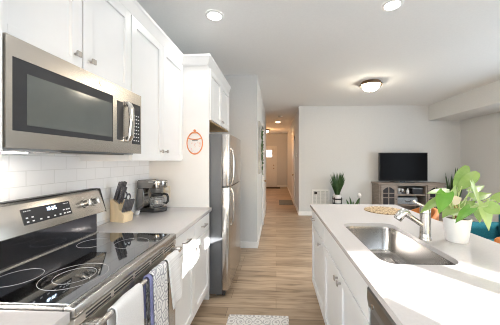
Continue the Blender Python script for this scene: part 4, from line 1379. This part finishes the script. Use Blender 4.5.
# ------------------------------------------------------------------ ceiling lights
def can_light(label, x, y, power, lens, color, r=0.078, group='recessed ceiling lights', spread=150):
    t = thing('recessed_light', label, 'ceiling light', (x, y, CZ - 0.004), 0, group)
    b = MB(); b.lathe([(r * 0.80, CZ - 0.001), (r * 0.82, CZ - 0.010), (r * 1.0, CZ - 0.010), (r * 1.12, CZ - 0.004), (r * 1.12, CZ - 0.001)], (x, y, 0), 40, False); b.build('trim_ring', M['trim'], t, 40)
    b = MB(); b.cyl((x, y, CZ - 0.001), (x, y, CZ - 0.007), r * 0.81, seg=36); b.build('lens', lens, t)
    d = bpy.data.lights.new('downlight', 'SPOT'); d.energy = power; d.color = color; d.spot_size = R(spread); d.spot_blend = 0.9; d.shadow_soft_size = 0.085
    o = bpy.data.objects.new('downlight', d); C.objects.link(o); o.parent = t; o.location = (0, 0, -0.03)
    return t
WARM, NEUT = (1.0, 0.48, 0.18), (1.0, 0.95, 0.89)
can_light('recessed ceiling light nearest the wall cabinets on the left', -0.575, 2.22, 7, M['canlight'], NEUT)
can_light('recessed ceiling light at the top right over the island', 1.01, 2.13, 5, M['canlight'], NEUT)
can_light('small recessed ceiling light far down the hallway', 0.07, 8.5, 20, M['warmlens'], WARM, 0.09)

def dome(label, x, y, r, power, color, lens, drop=0.0):
    t = thing('dome_light', label, 'ceiling light', (x, y, CZ - 0.16))
    b = MB(); b.lathe([(0.0, CZ - 0.001), (r * 0.92, CZ - 0.001), (r * 0.98, CZ - 0.025), (r * 1.10, CZ - 0.055), (r * 1.08, CZ - 0.062), (r * 0.88, CZ - 0.0585), (0.0, CZ - 0.058)], (x, y, 0), 44, False); b.build('rim', M['bronze'], t, 40)
    b = MB(); b.lathe([(r * 0.84, CZ - 0.059)] + [(r * 0.84 * math.cos(a), CZ - 0.059 - 0.10 * math.sin(a)) for a in [R(10 * k) for k in range(1, 9)]] + [(0.0, CZ - 0.159)], (x, y, 0), 44, False); b.build('bowl', lens, t, 60)
    b = MB(); b.lathe([(0.0, CZ - 0.158), (0.014, CZ - 0.160), (0.016, CZ - 0.17), (0.0, CZ - 0.182)], (x, y, 0), 16, False); b.build('finial', M['bronze'], t, 50)
    if power <= 0:
        return t
    d = bpy.data.lights.new('bulb', 'POINT'); d.energy = power; d.color = color; d.shadow_soft_size = 0.10
    o = bpy.data.objects.new('bulb', d); C.objects.link(o); o.parent = t; o.location = (0, 0, -0.28)
    return t
can_light('recessed ceiling light over the aisle between range and island', 0.0, 0.75, 5, M['canlight'], (1.0, 0.97, 0.94), spread=168)  # out-of-view fill lights added to brighten the kitchen aisle
can_light('recessed ceiling light over the kitchen aisle, nearest the patio door', 0.0, -0.6, 6, M['canlight'], (1.0, 0.97, 0.94), spread=168)
can_light('recessed ceiling light over the teal sofa', 2.6, 2.55, 90, M['canlight'], (1.0, 0.96, 0.92))  # out-of-view fill lights added to brighten the living room walls
can_light('recessed ceiling light between the island and the patio door', 2.6, 0.5, 16, M['canlight'], (1.0, 0.96, 0.92))
dome('lit flush-mount dome light on the living room ceiling with bronze rim', 1.64, 4.23, 0.17, 0, (1.0, 0.94, 0.86), M['lampglass'])
dome('lit dome light by the front door half hidden by the hall wall', -0.46, 10.6, 0.17, 6, WARM, M['hallglass'])
t = thing('smoke_detector', 'round white smoke detector on the hallway ceiling', 'smoke detector', (0.12, 7.37, CZ))
b = MB(); b.lathe([(0.0, CZ - 0.001), (0.07, CZ - 0.001), (0.07, CZ - 0.02), (0.055, CZ - 0.035), (0.0, CZ - 0.037)], (0.12, 7.37, 0), 32, False); b.build('housing', M['trim'], t, 40)
b = MB(); b.torus((0.12, 7.37, CZ - 0.030), 0.062, 0.003, 32, 6); b.build('vent_ring', M['slate'], t)
